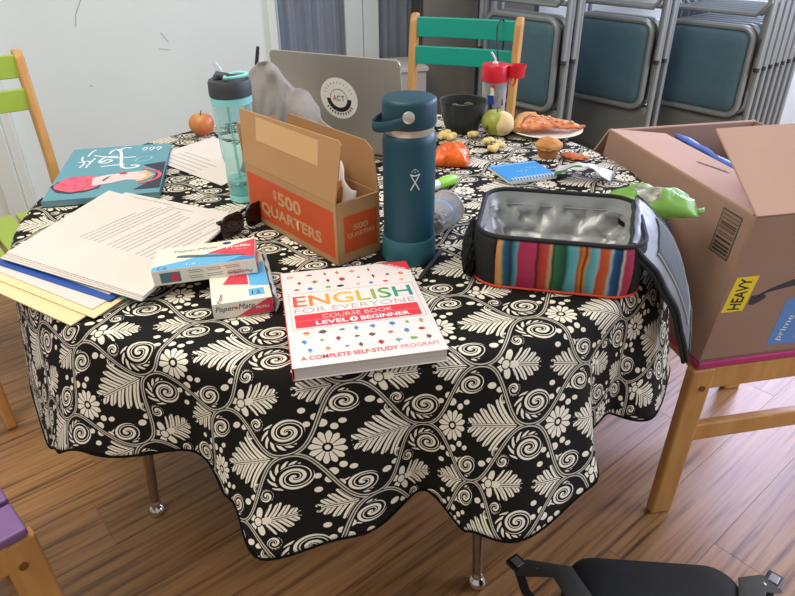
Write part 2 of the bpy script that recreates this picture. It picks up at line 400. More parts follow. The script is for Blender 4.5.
# pair of glazed doors with grey curtains
cas = mat('door_frame_paint', '#c6ccca', .5)
b = MB(); wbox(b, 1.225, 1.262, -.02, .022, 0, 2.12); wbox(b, 2.03, 2.08, -.02, .022, 0, 2.12); wbox(b, 1.225, 2.08, -.02, .022, 2.06, 2.14)
struct(b.build('trim_2', mat('pale_casing', '#dfe8e2', .5), bevel=.003))
curt = mat('grey_sheer_curtain', '#a4a6b6', .9, var=.12, vscale=9, stretch=(1, 1, .15))
def glazed(nm, s0, s1, st0, st1):
    b = MB(); wbox(b, s0, s0 + st0, -.05, -.012, .01, 2.05); wbox(b, s1 - st1, s1, -.05, -.012, .01, 2.05)
    wbox(b, s0 + st0, s1 - st1, -.05, -.012, .01, .28); wbox(b, s0 + st0, s1 - st1, -.05, -.012, 1.95, 2.05)
    d = struct(b.build(nm, cas, bevel=.004))
    b = MB(); wbox(b, s0 + st0, s1 - st1, -.034, -.030, .28, 1.95); b.build('pane', clear_mat('door_glass', '#eef2f4', .06, .03), d)
    def f(u, v):
        s = s0 + st0 - .01 + (s1 - st1 - s0 - st0 + .02) * u
        return wp(s, -.066 + .014 * sin(u * 31 + .6 * sin(v * 3)) + .006 * sin(u * 77), .25 + 1.75 * v)
    MB().grid(f, 90, 4).build('curtain', curt, d, smooth=True, angle=False)
    b = MB(); b.lathe([(.012, 0), (.012, .03), (.02, .034), (.02, .05), (.012, .055)], 12, wp(s1 - .03, -.01, 1.0)); b.build('handle', ink, d)
glazed('door_1', 1.265, 1.671, .012, .085)
glazed('door_3', 1.673, 2.03, .076, .06)
b = MB(); wbox(b, 1.22, 2.1, -.16, -.11, 0, 2.7); struct(b.build('wall_behind', mat('dim_grey_wall', '#6b6b72', .9)))

# ================================================================== table and cloth
TC = Vector((-.110, 1.432, 0)); TR = .674
tb = thing('round_table', 'round table with chrome tapered legs under the black and cream cloth', 'table', TC)
MB().lathe([(TR - .012, -.032), (TR - .004, -.028), (TR - .002, -.018), (TR - .004, -.008), (TR - .012, -.0045)], 96, (0, 0, TZ)).build('tabletop', mat('laminate_top', '#b9a88c', .5), tb, smooth=True)
MB().lathe([(.5, -.09), (.5, -.033)], 64, (0, 0, TZ)).build('apron', mat('dark_steel', '#3a3a3c', .5, .6), tb, smooth=True)
chrome = mat('brushed_chrome', '#b7aea4', .22, 1.0, var=.06, vscale=40)
A1 = math.atan2(1.1526 - 1.43, -.6052 + .12)
for k in range(4):
    a = A1 + k * pi / 2
    top = Vector((.52 * cos(a), .52 * sin(a), TZ - .034)); ft = Vector((.565 * cos(a), .565 * sin(a), .03))
    lg = MB().tube([top, top.lerp(ft, .15), top.lerp(ft, .6), ft], [.0175, .0172, .0145, .0105], 14).build('leg', chrome, tb, smooth=True)
    MB().lathe([(.010, .042), (.0125, .036), (.0125, .030), (.011, .027), (.0165, .022), (.0205, .013), (.019, .004), (.014, .0)], 18, (ft.x, ft.y, 0)).build('glide', mat('bright_chrome', '#d8d4cd', .12, 1.0), lg, smooth=True)

# flare in degrees (AL) and drop in metres (LT) of the hanging cloth by bearing; it hangs straight where the box presses on it
LT = [(-180, .25), (-150, .29), (-136, .290), (-128, .27), (-120, .225), (-109, .185), (-101, .232), (-94, .300), (-87, .275), (-80, .250), (-73, .300), (-66, .318), (-58, .300), (-52, .265), (-47, .250), (-38, .285), (-30, .29), (-15, .25), (0, .23), (60, .25), (180, .25)]
AL = [(-180, 4), (-160, 5), (-145, 7), (-132, 12), (-122, 15), (-108, 1), (-100, 12), (-94, 22), (-88, 17), (-80, 2), (-73, 15), (-66, 22), (-58, 17), (-52, 1), (-46, 2), (-38, 14), (-30, 11), (-20, 2), (32, 2), (46, 14), (60, 1), (74, 18), (88, 1), (102, 18), (116, 1), (130, 18), (144, 2), (158, 16), (172, 2), (180, 4)]
def lcl(th, tab=None):
    tab = tab or LT
    for (a, x), (b_, y) in zip(tab, tab[1:]):
        if a <= th <= b_:
            t = (th - a) / (b_ - a); t = t * t * (3 - 2 * t); return x + (y - x) * t
    return .25
NA, NR, ND = 520, 10, 34
b = MB(); uvs = []
def drape(th):
    """points (r, z) going down from the rim at this bearing"""
    al = R(lcl(th, AL))
    l = lcl(th); r, z = TR, TZ; out = []; n = 200; dq = l / n
    idx = 0
    for i in range(n + 1):
        q = i * dq
        if q >= l * idx / ND - 1e-9 and idx <= ND: out.append((r, z, TR + q)); idx += 1
        a = al + (pi / 2 - al) * math.exp(-(q / .022) ** 2)
        r += sin(a) * dq; z -= cos(a) * dq
    while len(out) < ND + 1: out.append((r, z, TR + l))
    return out
verts = [(0, 0, TZ)]; uv = [(0, 0)]
cols = []
for i in range(NA):
    th = -180 + 360 * i / NA; a = R(th); col = []
    for j in range(1, NR): col.append((TR * j / NR, TZ, TR * j / NR))
    col += drape(th); cols.append((a, col))
NC = len(cols[0][1])
for a, col in cols:
    for r, z, s in col:
        # folds also run sideways a little, so creases lean
        aa = a + (.0 if s < TR else .035 * sin(a * 13 + 1.2) * (s - TR) / .25)
        verts.append((r * cos(aa), r * sin(aa), z + .0012 * noise.noise(Vector((r * cos(a) * 9, r * sin(a) * 9, 1))) * (1 if s < TR - .02 else 0) ))
        uv.append((s * cos(a), s * sin(a)))
faces = []
for i in range(NA):
    k = (i + 1) % NA; faces.append((0, 1 + i * NC, 1 + k * NC))
    for j in range(NC - 1): faces.append((1 + i * NC + j, 1 + i * NC + j + 1, 1 + k * NC + j + 1, 1 + k * NC + j))
me = bpy.data.meshes.new('tablecloth'); me.from_pydata(verts, [], faces)
ul = me.uv_layers.new(name='cloth'); li = [0] * len(me.loops); me.loops.foreach_get('vertex_index', li)
ul.data.foreach_set('uv', [x for q in li for x in uv[q]])
me.polygons.foreach_set('use_smooth', [True] * len(me.polygons)); me.materials.append(cloth_material())
tcl = bpy.data.objects.new('tablecloth', me); COL.objects.link(tcl); tcl.location = TC
sm = tcl.modifiers.new('thickness', 'SOLIDIFY'); sm.thickness = .0012; sm.offset = -1
tag(tcl, 'black tablecloth printed with cream scrolls, leaves and flowers draped over the round table', 'tablecloth')
hem = MB().tube([Vector(verts[1 + i * NC + NC - 1]) for i in range(NA)], .0022, 6, closed=True).build('hem', mat('black_binding', '#0d0c0a', .95, spec=.1), tcl, smooth=True)

# ================================================================== wooden slatted chairs
beech = mat('varnished_beech', '#d2a05f', .42, col2='#c08a4b', vscale=7, stretch=(6, 6, .8), bump=.05, bscale=30)
def chair(label, paint, loc, rz, H=.945, Wd=.415):
    t = thing('slatted_chair', label, 'chair', loc, rz)
    hw = Wd / 2; D = .21; fw_ = .027; dp = .056
    for sx in (-1, 1):
        x = sx * (hw - fw_ / 2)
        # front leg, splayed a touch
        b = MB(); P = [(-dp / 2, 0), (dp / 2, 0), (dp / 2 + .012, .435), (-dp / 2 + .012, .435)]
        M = frame((x - fw_ / 2, -D, 0), (0, 1, 0), (1, 0, 0))
        b.prism([(p[0] - .012, p[1]) for p in P], 0, fw_, M); b.build('leg', beech, t, bevel=.006, seg=3)
        # rear post: leg and back upright in one
        b = MB(); pts = [(D + .045, 0), (D + .005, .42), (D + .012, .6), (D + .06, H - .02), (D + .064, H)]
        poly = [(y - dp / 2, z) for y, z in pts[:-1]] + [(pts[-1][0] - dp * .28, H)] + [(pts[-1][0] + dp * .2, H)] + [(y + dp / 2 - (.012 if z > .5 else 0), z) for y, z in reversed(pts[:-1])]
        b.prism(poly, 0, fw_, frame((x - fw_ / 2, 0, 0), (0, 1, 0), (1, 0, 0))); b.build('leg', beech, t, bevel=.007, seg=3)
        b = MB(); b.box((x, 0, .408), (fw_ - .004, 2 * D - dp + .03, .058)); b.build('apron', beech, t, bevel=.004)
        b = MB(); b.box((x, .005, .250), (fw_ - .006, 2 * D - dp + .03, .046)); b.build('stretcher', beech, t, bevel=.004)
        MB().lathe([(.007, 0), (.007, .003)], 12).build('screw_cap', mat('dark_wood_plug', '#7b4a1f', .6), t).matrix_basis = frame((sx * (hw + .0005), -D + .004, .385), (0, 1, 0), (sx, 0, 0))
    for y in (-D + .03, D - .03):
        b = MB(); b.box((0, y, .412), (Wd - 2 * fw_ + .01, .024, .05)); b.build('cross_rail', beech, t, bevel=.003)
    n = 5; sw = (Wd + .012) / n
    for k in range(n):
        b = MB(); b.box((-Wd / 2 - .006 + sw * (k + .5), -.005, .4465), (sw - .011, 2 * D + .03, .017)); b.build('seat_slat', paint, t, bevel=.004)
    for z0, z1 in ((H - .080, H - .012), (H - .174, H - .110)):
        zc = (z0 + z1) / 2; y = D + .012 + (zc - .6) / (H - .62) * .048
        def bf(u, v):
            return (-(Wd / 2 - fw_) - .01 + (Wd - 2 * fw_ + .02) * u, y + .012 * sin(pi * u) - .008, z0 + (z1 - z0) * v)
        MB().grid(bf, 8, 1).build('back_slat', paint, t, solid=.017, bevel=.003)
    return t
teal = mat('teal_enamel', '#12a089', .4); lime = mat('lime_enamel', '#a3bb48', .45); pink = mat('magenta_enamel', '#b8306e', .4); purple = mat('purple_enamel', '#7d5c8f', .5, var=.08, vscale=30)
chair('teal slatted wooden chair behind the round table, before the folded chairs', teal, (.158, 2.299, 0), R(-21), H=.968)
chair('lime green slatted wooden chair standing by the pale blue wall', lime, (-1.128, 1.780, 0), R(40), H=.935)
chair('pink slatted wooden chair carrying the large cardboard box', pink, (.824, 1.392, 0), R(-79), Wd=.43)
chair('purple slatted wooden chair drawn up to the paper-strewn side of the table', purple, (-.895, .700, 0), R(135))

# ================================================================== storage at the back
cab = thing('metal_cabinet', 'dark grey metal cabinet behind the teal slatted chair', 'cabinet', wp(2.20, .085), WA)
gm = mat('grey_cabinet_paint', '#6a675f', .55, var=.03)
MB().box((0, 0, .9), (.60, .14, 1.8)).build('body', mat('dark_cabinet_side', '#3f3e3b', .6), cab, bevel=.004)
for x in (-.145, .145):
    d = MB().box((x - .012, -.078, .91), (.268, .016, 1.7)).build('door', gm, cab, bevel=.004)
    MB().box((x + (.10 if x < 0 else -.12), -.091, 1.0), (.014, .012, .12)).build('handle', ink, d, bevel=.003)
lb = thing('low_cabinet', 'low pale grey cabinet below the curtained glass door', 'cabinet', wp(1.79, .16), WA)
MB().box((0, 0, .33), (.2, .24, .66)).build('body', mat('pale_grey_laminate', '#a9a69d', .6), lb, bevel=.004)
MB().box((0, 0, .67), (.215, .26, .02)).build('top', mat('pale_grey_top', '#b8b5ab', .5), lb, bevel=.003)

frm = mat('grey_tube_steel', '#949a98', .36, .3); padm = mat('blue_grey_vinyl', '#4a6b77', .5, var=.05, vscale=30, bump=.15, bscale=500); panm = mat('grey_sheet_steel', '#7b7f7a', .5, .1)
def fold_chair():
    t = thing('folding_chair', 'x', 'chair')
    w2, w3 = .235, .195
    # U shaped back frame, hanging downwards, and its sheet panel
    def u_tube(hw, zb, zt, y, r, rr=.07):
        pts = [(-hw, y, zt), (-hw, y, (zb + zt) / 2)]
        for k in range(7): a = pi + pi / 2 * k / 6; pts.append((-hw + rr + rr * cos(a), y, zb + rr + rr * sin(a)))
        for k in range(7): a = 1.5 * pi + pi / 2 * k / 6; pts.append((hw - rr + rr * cos(a), y, zb + rr + rr * sin(a)))
        pts += [(hw, y, (zb + zt) / 2), (hw, y, zt)]
        return MB().tube(pts, r, 8)
    u_tube(w2, .245, 1.02, 0, .013).build('back_frame', frm, t, smooth=True)
    def pf(u, v):
        x = (-w2 + .005) + (2 * w2 - .01) * u; zt = .515 - .03 * (1 - (2 * u - 1) ** 2)
        zb = .252 + (.05 * max(0, abs(2 * u - 1) - .72) / .28)
        return (x, .004 * (1 - (2 * u - 1) ** 2), zb + (zt - zb) * v)
    MB().grid(pf, 16, 6).build('back_panel', panm, t, smooth=True, solid=.006)
    # seat: tube frame round a pad
    pts = [(x, -.022, .690 + z) for x, z in rrect(2 * w3, .365, .05, 5)]
    MB().tube(pts, .0135, 8, closed=True).build('seat_frame', frm, t, smooth=True)
    rings = []
    for k, (ins, y) in enumerate([(.012, -.004), (.012, -.026), (.018, -.034), (.035, -.040), (.07, -.043)]):
        rings.append([(x, y, .690 + z) for x, z in rrect(2 * w3 - 2 * ins, .365 - 2 * ins, max(.012, .045 - ins * .4), 5)])
    MB().loft(rings).build('seat_pad', padm, t, smooth=True)
    for sx in (-1, 1):
        b = MB().tube([(sx * (w2 - .026), .018, .62), (sx * (w2 - .028), .020, 1.26)], .0105, 8)
        l = b.build('leg', frm, t, smooth=True)
        MB().tube([(sx * (w2 + .002), -.020, .72), (sx * (w2 + .004), -.020, 1.22)], .0105, 8).build('leg', frm, t, smooth=True)
        MB().tube([(sx * (w2 + .002), -.020, .705), (sx * (w2 + .002), -.020, .722)], .013, 8).build('rubber_tip', ink, t, smooth=True)
        MB().box((sx * (w2 - .01), -.004, .80), (.012, .034, .07)).build('hinge', mat('dark_hinge', '#4a4c4a', .5, .5), t, bevel=.002)
    MB().tube([(-w2, .02, 1.10), (w2, .02, 1.10)], .009, 8).build('crossbar', frm, t, smooth=True)
    pts = [(-w2 + .004, -.03, 1.2), (-w2 + .004, -.03, .98)] + [(-w2 + .05, -.03, .93), (w2 - .05, -.03, .93)] + [(w2 - .004, -.03, .98), (w2 - .004, -.03, 1.2)]
    MB().tube(pts, .0105, 8).build('front_crossbar', frm, t, smooth=True)
    return t
fc = fold_chair(); FA = R(-50); fback = Vector((cos(R(40)), sin(R(40)), 0)); first = True
STK = [((.555, 3.04), .03, 2, 'in the stack behind the teal chair'), ((1.0, 3.20), 0.0, 2, 'in the middle stack'), ((1.405, 3.12), -.02, 7, 'in the stack behind the cardboard box')]
for (x, y), dz, n, where in STK:
    for k in range(n):
        c = fc if first else dup(fc); first = False
        c.location = Vector((x, y, dz)) + fback * (k * .062); c.rotation_euler = (0, 0, FA)
        tag(c, ('frontmost folded grey steel chair with blue vinyl pad ' if k == 0 else 'folded grey steel chair tucked behind the frontmost one ') + where, 'chair', None if k == 0 else 'stacked chairs ' + where)
for (x, y), dz, n, where in STK:
    L = n * .062 + .04
    rk = thing('chair_trolley', 'low dark steel trolley holding folded chairs ' + where.replace('in the', 'of the'), 'trolley', Vector((x, y, 0)) + fback * (L / 2 - .05), FA)
    for sx in (-.19, .19):
        MB().box((sx, 0, .118 + dz / 2 + .055), (.035, L + .06, .12 + dz)).build('rail', ink, rk, bevel=.004)
        for sy in (-1, 1):
            MB().lathe([(.012, -.014), (.055, -.014), (.056, 0), (.055, .014), (.012, .014)], 20).build('wheel', mat('black_rubber', '#1c1c1c', .7), rk, smooth=True).matrix_basis = frame((sx, sy * (L / 2 - .04), .056), (0, 1, 0), (1, 0, 0))
    MB().box((0, 0, .13), (.4, .03, .03)).build('crossbar', ink, rk, bevel=.003)

# ================================================================== large cardboard box
kraft = mat('brown_cardboard', '#9d7c69', .8, var=.04, vscale=6); kraft_in = mat('inner_cardboard', '#bb957f', .85, var=.04, vscale=6)
edge = mat('cardboard_edge', '#8a6b52', .9)
BXW, BXL, BXH = .44, .60, .322
bx = thing('cardboard_box', 'large open brown cardboard box with yellow sticker standing on the pink chair', 'box', (.640, 1.140, .4565), R(11))
tk = .005
b = MB(); b.box((BXW / 2, BXL / 2, tk / 2), (BXW, BXL, tk)); b.build('bottom', kraft, bx)
for nm, c, d in (('front_wall', (BXW / 2, tk / 2, BXH / 2), (BXW, tk, BXH)), ('rear_wall', (BXW / 2, BXL - tk / 2, BXH / 2), (BXW, tk, BXH)), ('side_wall', (tk / 2, BXL / 2, BXH / 2), (tk, BXL - 2 * tk, BXH)), ('side_wall', (BXW - tk / 2, BXL / 2, BXH / 2), (tk, BXL - 2 * tk, BXH))):
    MB().box(c, d).build(nm, kraft, bx, bevel=.0015)
def flap(nm, o, ex, out, L, wid, taper=.0):
    ex = Vector(ex).normalized(); out = Vector(out).normalized(); n = ex.cross(out)
    M = Matrix((ex, out, n)).transposed().to_4x4(); M.translation = Vector(o)
    return MB().prism([(0, 0), (L, 0), (L - taper, wid), (taper, wid)], 0, .0045, M).build(nm, kraft_in, bx, bevel=.0012)
flap('flap', (0, 0, BXH), (1, 0, 0), (0, cos(R(30)), sin(R(30))), BXW, .225)                     # near flap, leaning in over the box
flap('flap', (.001, BXL, BXH), (0, -1, 0), (cos(R(-5)), 0, sin(R(-5))), BXL - .01, .150, .03)   # left flap folded down inside
flap('flap', (0, BXL, BXH), (1, 0, 0), (-.12, cos(R(-62)), sin(R(-62))), BXW, .22)
flap('flap', (BXW, 0, BXH), (0, 1, 0), (cos(R(-70)), 0, sin(R(-70))), BXL, .2)
# print on the front face: local x right, z up, seen from -y
FM = frame((0, 0, 0), (1, 0, 0), (0, -1, 0))
lab = decal('warning_sticker', [(.005, .117), (.055, .117), (.062, .195), (.012, .195)], FM, mat('yellow_label', '#f2d62c', .5), bx, label='yellow sticker reading HEAVY')
e1 = Vector((.007, .078, 0)).normalized(); e2 = Vector((-e1.y, e1.x, 0))
p = Vector((.0445, .1205, 0)); Mx = Matrix((e1, e2, Vector((0, 0, 1)))).transposed().to_4x4(); Mx.translation = p
lettering('HEAVY', .070, FM @ Mx, ink, lab, height=.028, thick=.0006, bold=.02)
arc = [(.076 + .36 * t, .150 + .052 * sin(t * 2.5) ** .8 * (1 - .2 * t)) for t in [k / 16 for k in range(17)]]
lo = [(x, y - .004 - .020 * sin(pi * min(1, k / 16))) for k, (x, y) in enumerate(arc)]
decal('printed_arrow', arc + lo[::-1], FM, mat('charcoal_print', '#3c3a3c', .8), bx, label='dark curved arrow printed on the cardboard')
decal('printed_arrow', [(.062, .150), (.094, .150), (.098, .142), (.090, .136), (.074, .128), (.062, .130)], FM, mat('charcoal_print', '#3c3a3c'), bx)
tape = decal('blue_tape', [(.150, .022), (.153, .132), (.425, .132), (.425, .015)], FM, mat('blue_tape', '#5b8fd0', .4), bx, label='blue tape with white lettering')
Mx = Matrix.Rotation(R(78), 4, 'Z'); Mx.translation = (.182, .030, 0)
lettering('prime', .060, FM @ Mx, white, tape, height=.020, thick=.0006)
for q in range(2): decal('swoosh', [(.21 + .1 * q, .035), (.25 + .1 * q, .055), (.28 + .1 * q, .06), (.25 + .1 * q, .048)], FM, white, tape, base=.0003)
SM = frame((0, 0, 0), (0, -1, 0), (-1, 0, 0))     # left face: x runs towards the near edge
sl = decal('barcode_label', rect(-.091, .217, -.030, .308), SM, mat('label_border', '#3f3c3b', .7), bx, label='square printed label with bars')
decal('label_ground', rect(-.088, .220, -.033, .305), SM, mat('label_ground', '#8e705a', .8), sl, base=.0003)
b = MB(); z = .224; rb = random.Random(5)
while z < .300:
    h = rb.choice((.0015, .0025, .004)); b.prism(rect(-.085, z, -.036, z + h), .0006, .0008, SM); z += h + rb.choice((.0015, .003, .006))
stuff(b.build('printed_bars', ink, sl))
LF = frame((.001 + .0, BXL, BXH + .0048), (0, -1, 0), (sin(R(5)), 0, cos(R(5))))
b = MB()
for k in range(5): b.prism([(.27 + .014 * k, .085 + .006 * k), (.285 + .014 * k, .082 + .006 * k), (.30 + .014 * k, .09 + .006 * k), (.28 + .014 * k, .094 + .006 * k)], 0, .0004, LF)
stuff(b.build('printed_marks', mat('faint_print', '#6f5a4d', .9), bx))
def rack(o):                                          # the box stands racked: its walls lean to the right
    for v in o.data.vertices: v.co.x += .150 * v.co.z; v.co.y += .04 * v.co.z
for c in bx.children:
    rack(c)
    for g in c.children: rack(g)
# blue padded mailer in the box
def mf(u, v):
    p = Vector((.205 + .13 * v + .015 * u, .12 + .45 * u, .20 + .110 * (1 - v) ** .6 + .012 * noise.noise(Vector((u * 5, v * 5, 2)))))
    return p
ml = MB().grid(mf, 20, 8).build('padded_mailer', mat('periwinkle_plastic', '#5f7fd8', .35, var=.06, bump=.4, bscale=40), None, smooth=True, solid=.012)
ml.location = (.640, 1.140, .4565); ml.rotation_euler = (0, 0, R(11)); tag(ml, 'crumpled blue plastic mailer poking out inside the cardboard box', 'mailer')
def mf2(u, v): return Vector((.055 + .36 * u, .03 + .53 * v, .012 + .15 * (.7 + .3 * sin(3 * u + 2 * v)) + .03 * noise.noise(Vector((u * 4, v * 4, 5)))))
pk = MB().grid(mf2, 14, 14).build('packing_paper', mat('brown_packing_paper', '#94745c', .9), None, smooth=True, solid=.004)
pk.location = (.640, 1.140, .4565); pk.rotation_euler = (0, 0, R(11)); tag(pk, 'crumpled brown packing paper down inside the cardboard box', 'paper')

# ================================================================== course book
bk = thing('course_book', 'white paperback English course book lying near the table edge', 'book', (-.141, .712, TZ + .001), R(11.8))
BW, BH, BT = .2165, .275, .0205
coverm = mat('white_glossy_cover', '#e6dcd6', .35)
MB().box((BW / 2, BH / 2, BT / 2), (BW - .004, BH - .004, BT - .0012)).build('page_block', mat('page_edges', '#cfcac4', .85, var=.10, vscale=8, stretch=(.2, .2, 90)), bk)
b = MB(); b.box((BW / 2, BH / 2, .0003), (BW, BH, .0006)); b.box((BW / 2, BH / 2, BT - .0003), (BW, BH, .0006)); b.build('cover', coverm, bk)
MB().box((-.0003, BH / 2, BT / 2), (.0012, BH, BT)).build('spine', red, bk)
BM = Matrix.Translation((0, 0, BT))
rain = ramp_mat('rainbow_letters', [(0, '#dd4a3c'), (.2, '#e58a35'), (.42, '#e7b53b'), (.6, '#a8b23c'), (.78, '#3f9a55'), (1, '#178a8c')], 0, .5, scale=1 / .19, offset=-.015 / .19)
lettering('ENGLISH', .189, BM @ Matrix.Translation((.014, .158, 0)), rain, bk, height=.033, bold=.01, label='large rainbow lettering reading ENGLISH')
lettering('FOR EVERYONE', .187, BM @ Matrix.Translation((.014, .139, 0)), mat('soft_grey_print', '#a9a29f', .6), bk, height=.0135, bold=-.012, label='thin grey lettering')
bd = decal('title_band', rect(.013, .098, .203, .1345), BM, red, bk, label='red band across the cover')
decal('band_line', rect(.013, .1155, .203, .1163), BM, mat('pale_red', '#ec8a8a', .5), bd, base=.0003)
lettering('COURSE BOOK', .108, BM @ Matrix.Translation((.054, .1185, 0)), mat('pink_print', '#f6c9c4', .5), bd, height=.0105, thick=.0006)
lettering('LEVEL', .048, BM @ Matrix.Translation((.043, .1015, 0)), white, bd, height=.0105, thick=.0006, bold=.02)
lettering('BEGINNER', .075, BM @ Matrix.Translation((.110, .1015, 0)), white, bd, height=.0105, thick=.0006, bold=.02)
dc = decal('number_disc', circ(.0995, .1068, .0062), BM, white, bd, base=.0003)
lettering('1', .003, BM @ Matrix.Translation((.098, .1035, 0)), red, dc, height=.007, thick=.0009)
lettering('A COMPLETE SELF-STUDY', .136, BM @ Matrix.Translation((.013, .0150, 0)), red, bk, height=.0095, bold=.02)
lettering('PROGRAM', .054, BM @ Matrix.Translation((.153, .0150, 0)), mat('pink_red_print', '#d9707a', .5), bk, height=.0095)
fr_ = decal('cover_frame', rect(.008, .0935, .2095, .0942), BM, mat('soft_grey_print', '#a9a29f'), bk)
for r_ in (rect(.008, .094, .0087, .200), rect(.2088, .094, .2095, .200), rect(.008, .1995, .2095, .200)): decal('cover_frame', r_, BM, MC['soft_grey_print'], bk)
tri = decal('corner_flash', [(.170, BH), (BW, BH), (BW, .240)], BM, red, bk, label='red corner flash with white lettering')
Mx = Matrix.Rotation(R(-38), 4, 'Z'); Mx.translation = (.1815, .2665, 0)
lettering('FREE ONLINE', .034, BM @ Mx, white, tri, height=.0042, thick=.0006); Mx2 = Mx.copy(); Mx2.translation = (.180, .2600, 0)
lettering('AUDIO', .026, BM @ Mx2, white, tri, height=.0042, thick=.0006)
lettering('DK', .011, BM @ Matrix.Translation((.010, .252, 0)), red, bk, height=.009)
icols = ['#d84a4a', '#3a8fc0', '#2f3a4a', '#e0a03a', '#6aa84f', '#a04a2a', '#4a6fb0', '#c0392b']
ims = [mat('icon_%d' % k, c, .6) for k, c in enumerate(icols)]
b = MB(); rb = random.Random(11)
for row, y in enumerate((.258, .234, .212, .082, .060, .038)):
    for k in range(8):
        x = .022 + k * .0245 + rb.uniform(-.003, .003) + (.006 if row % 2 else 0)
        if x > .205 or (row == 0 and x > .165) or (row == 0 and k == 0): continue
        mi = rb.randrange(8); a0 = rb.uniform(0, 3); sx, sy = rb.uniform(.0032, .0075), rb.uniform(.0028, .0062)
        b.prism([(x + sx * cos(a0 + 2 * pi * q / 7) * (.6 + .4 * rb.random()), y + sy * sin(a0 + 2 * pi * q / 7) * (.6 + .4 * rb.random())) for q in range(7)], 0, .0003, BM, mi)
        if rb.random() < .6: b.prism(rect(x - .001, y - .006, x + .0008, y + .005), 0, .00035, BM, (mi + 3) % 8)
stuff(b.build('printed_icons', ims, bk))

# ================================================================== insulated steel bottle
fk = thing('insulated_bottle', 'tall dark teal insulated steel bottle with looped strap cap', 'bottle', (.0215, 1.0873, TZ + .001))
pet = mat('petrol_powder_coat', '#0f4452', .45, bump=.06, bscale=900, var=.03, vscale=50)
MB().lathe([(.030, .003), (.0445, .004), (.0452, .010), (.0452, .215), (.0448, .222), (.0425, .2285), (.0405, .231)], 48).build('body', pet, fk, smooth=True)
MB().lathe([(.030, 0), (.0462, .0), (.0482, .003), (.0482, .044), (.0474, .0462), (.0455, .0462)], 48).build('boot', mat('teal_silicone_boot', '#2c6470', .6, bump=.12, bscale=60), fk, smooth=True)
MB().lathe([(.0400, .229), (.0415, .232), (.0415, .2415), (.0395, .2425)], 48).build('steel_neck', mat('bare_steel', '#d5cfc6', .3, .7), fk, smooth=True)
MB().lathe([(.040, .2425), (.0442, .2435), (.0452, .247), (.0452, .281), (.0442, .2855), (.041, .288), (.0, .2885)], 48).build('cap', mat('petrol_cap', '#123f4d', .5), fk, smooth=True)
pts = []
for k in range(25):
    a = R(-86 - 188 * k / 24); e = sin(pi * k / 24) ** .8
    pts.append(((.0475 + .013 * e) * cos(a) , .0475 * sin(a) * (1 + .03 * e), .266 - .024 * e))
MB().tube(pts, .0022, 8, ry=.0085, up=(0, 0, 1)).build('strap', mat('petrol_cap', '#123f4d'), fk, smooth=True)
for sy in (-1, 1):
    MB().lathe([(.0, .0), (.0098, .0), (.0098, .003), (.0075, .0045), (.0, .0045)], 20).build('pivot_button', mat('bare_steel', '#c9bfb2'), fk, smooth=True).matrix_basis = frame((-.002, sy * .0490, .2665), (1, 0, 0), (0, sy, 0))
# emblem: a little figure of crossed strokes with dots
def on_cyl(x, z, r=.0454): a = -pi / 2 + x / r; return Vector((r * cos(a), r * sin(a), z))
b = MB()
for x0, x1 in ((-.0072, .0072), (.0072, -.0072)):
    b.tube([on_cyl(.009 + x0 + (x1 - x0) * k / 6, .144 + .026 * k / 6) for k in range(7)], .0011, 6)
b.tube([on_cyl(.009 - .008 + .016 * k / 6, .1715 - .0028 * (1 - ((k - 3) / 3) ** 2)) for k in range(7)], .0012, 6)
for dx, dz in ((-.005, .176), (-.0025, .1785), (0, .1795), (.0025, .1785), (.005, .176), (0, .175)): b.blob(on_cyl(.009 + dx, dz), (.0011,) * 3, 0, n=1)
em = b.build('emblem', mat('silver_print', '#c7cbc8', .4), fk, smooth=True); em['label'] = 'small silver emblem'

# ================================================================== clear aqua bottle
cb_ = thing('plastic_bottle', 'clear aqua plastic bottle with dark flip lid beside the coin box', 'bottle', (-.337, 1.372, TZ + .001))
aq = clear_mat('clear_aqua_plastic', '#dcf2f0', .07); aq2 = mat('aqua_plastic', '#8fd8d2', .4); dk = mat('charcoal_lid', '#3a3d40', .55)
MB().lathe([(.0, .006), (.024, .006), (.0290, .010), (.0300, .02), (.0315, .06), (.0300, .083), (.0345, .098), (.0375, .15), (.0398, .205), (.0405, .215)], 40, cap=False).build('body', aq, cb_, smooth=True)
MB().lathe([(.0, .0), (.027, .0), (.0300, .003), (.0302, .014), (.0294, .016), (.0, .0165)], 40, cap=False).build('base', aq2, cb_, smooth=True)
MB().lathe([(.0, .017), (.0292, .017), (.0303, .05), (.0, .05)], 32, cap=False).build('water', clear_mat('water', '#d2f0ee', .06), cb_, smooth=True)
MB().lathe([(.0395, .211), (.0415, .2115), (.0418, .2245), (.040, .2255)], 40).build('collar', aq2, cb_, smooth=True)
MB().lathe([(.040, .2255), (.0428, .2265), (.0432, .240), (.0425, .252), (.0405, .257), (.0, .2575)], 40).build('lid', dk, cb_, smooth=True)
MB().tube([(-.026, -.004, .256), (-.020, -.004, .265), (-.004, -.002, .262), (.010, 0, .260)], [.008, .009, .008, .006], 10).build('hinge', dk, cb_, smooth=True)
pts = [(-.002, -.026, .262), (.012, -.030, .265), (.030, -.022, .266), (.038, -.004, .266), (.034, .014, .266), (.018, .024, .265), (.002, .024, .263), (-.006, .0, .263)]
MB().tube(pts, .0035, 8, closed=True, ry=.0045).build('carry_loop', aq2, cb_, smooth=True)
MB().tube([(-.014, .004, .262), (-.022, .004, .280), (-.026, .004, .288)], [.0075, .0065, .0045], 12).build('spout', clear_mat('clear_spout', '#e8eeee', .35), cb_, smooth=True)
MB().tube([(-.012, .0, .256), (-.006, .0, .12), (-.002, .0, .024)], .0032, 8).build('straw', clear_mat('clear_straw', '#dff0ee', .3), cb_, smooth=True)

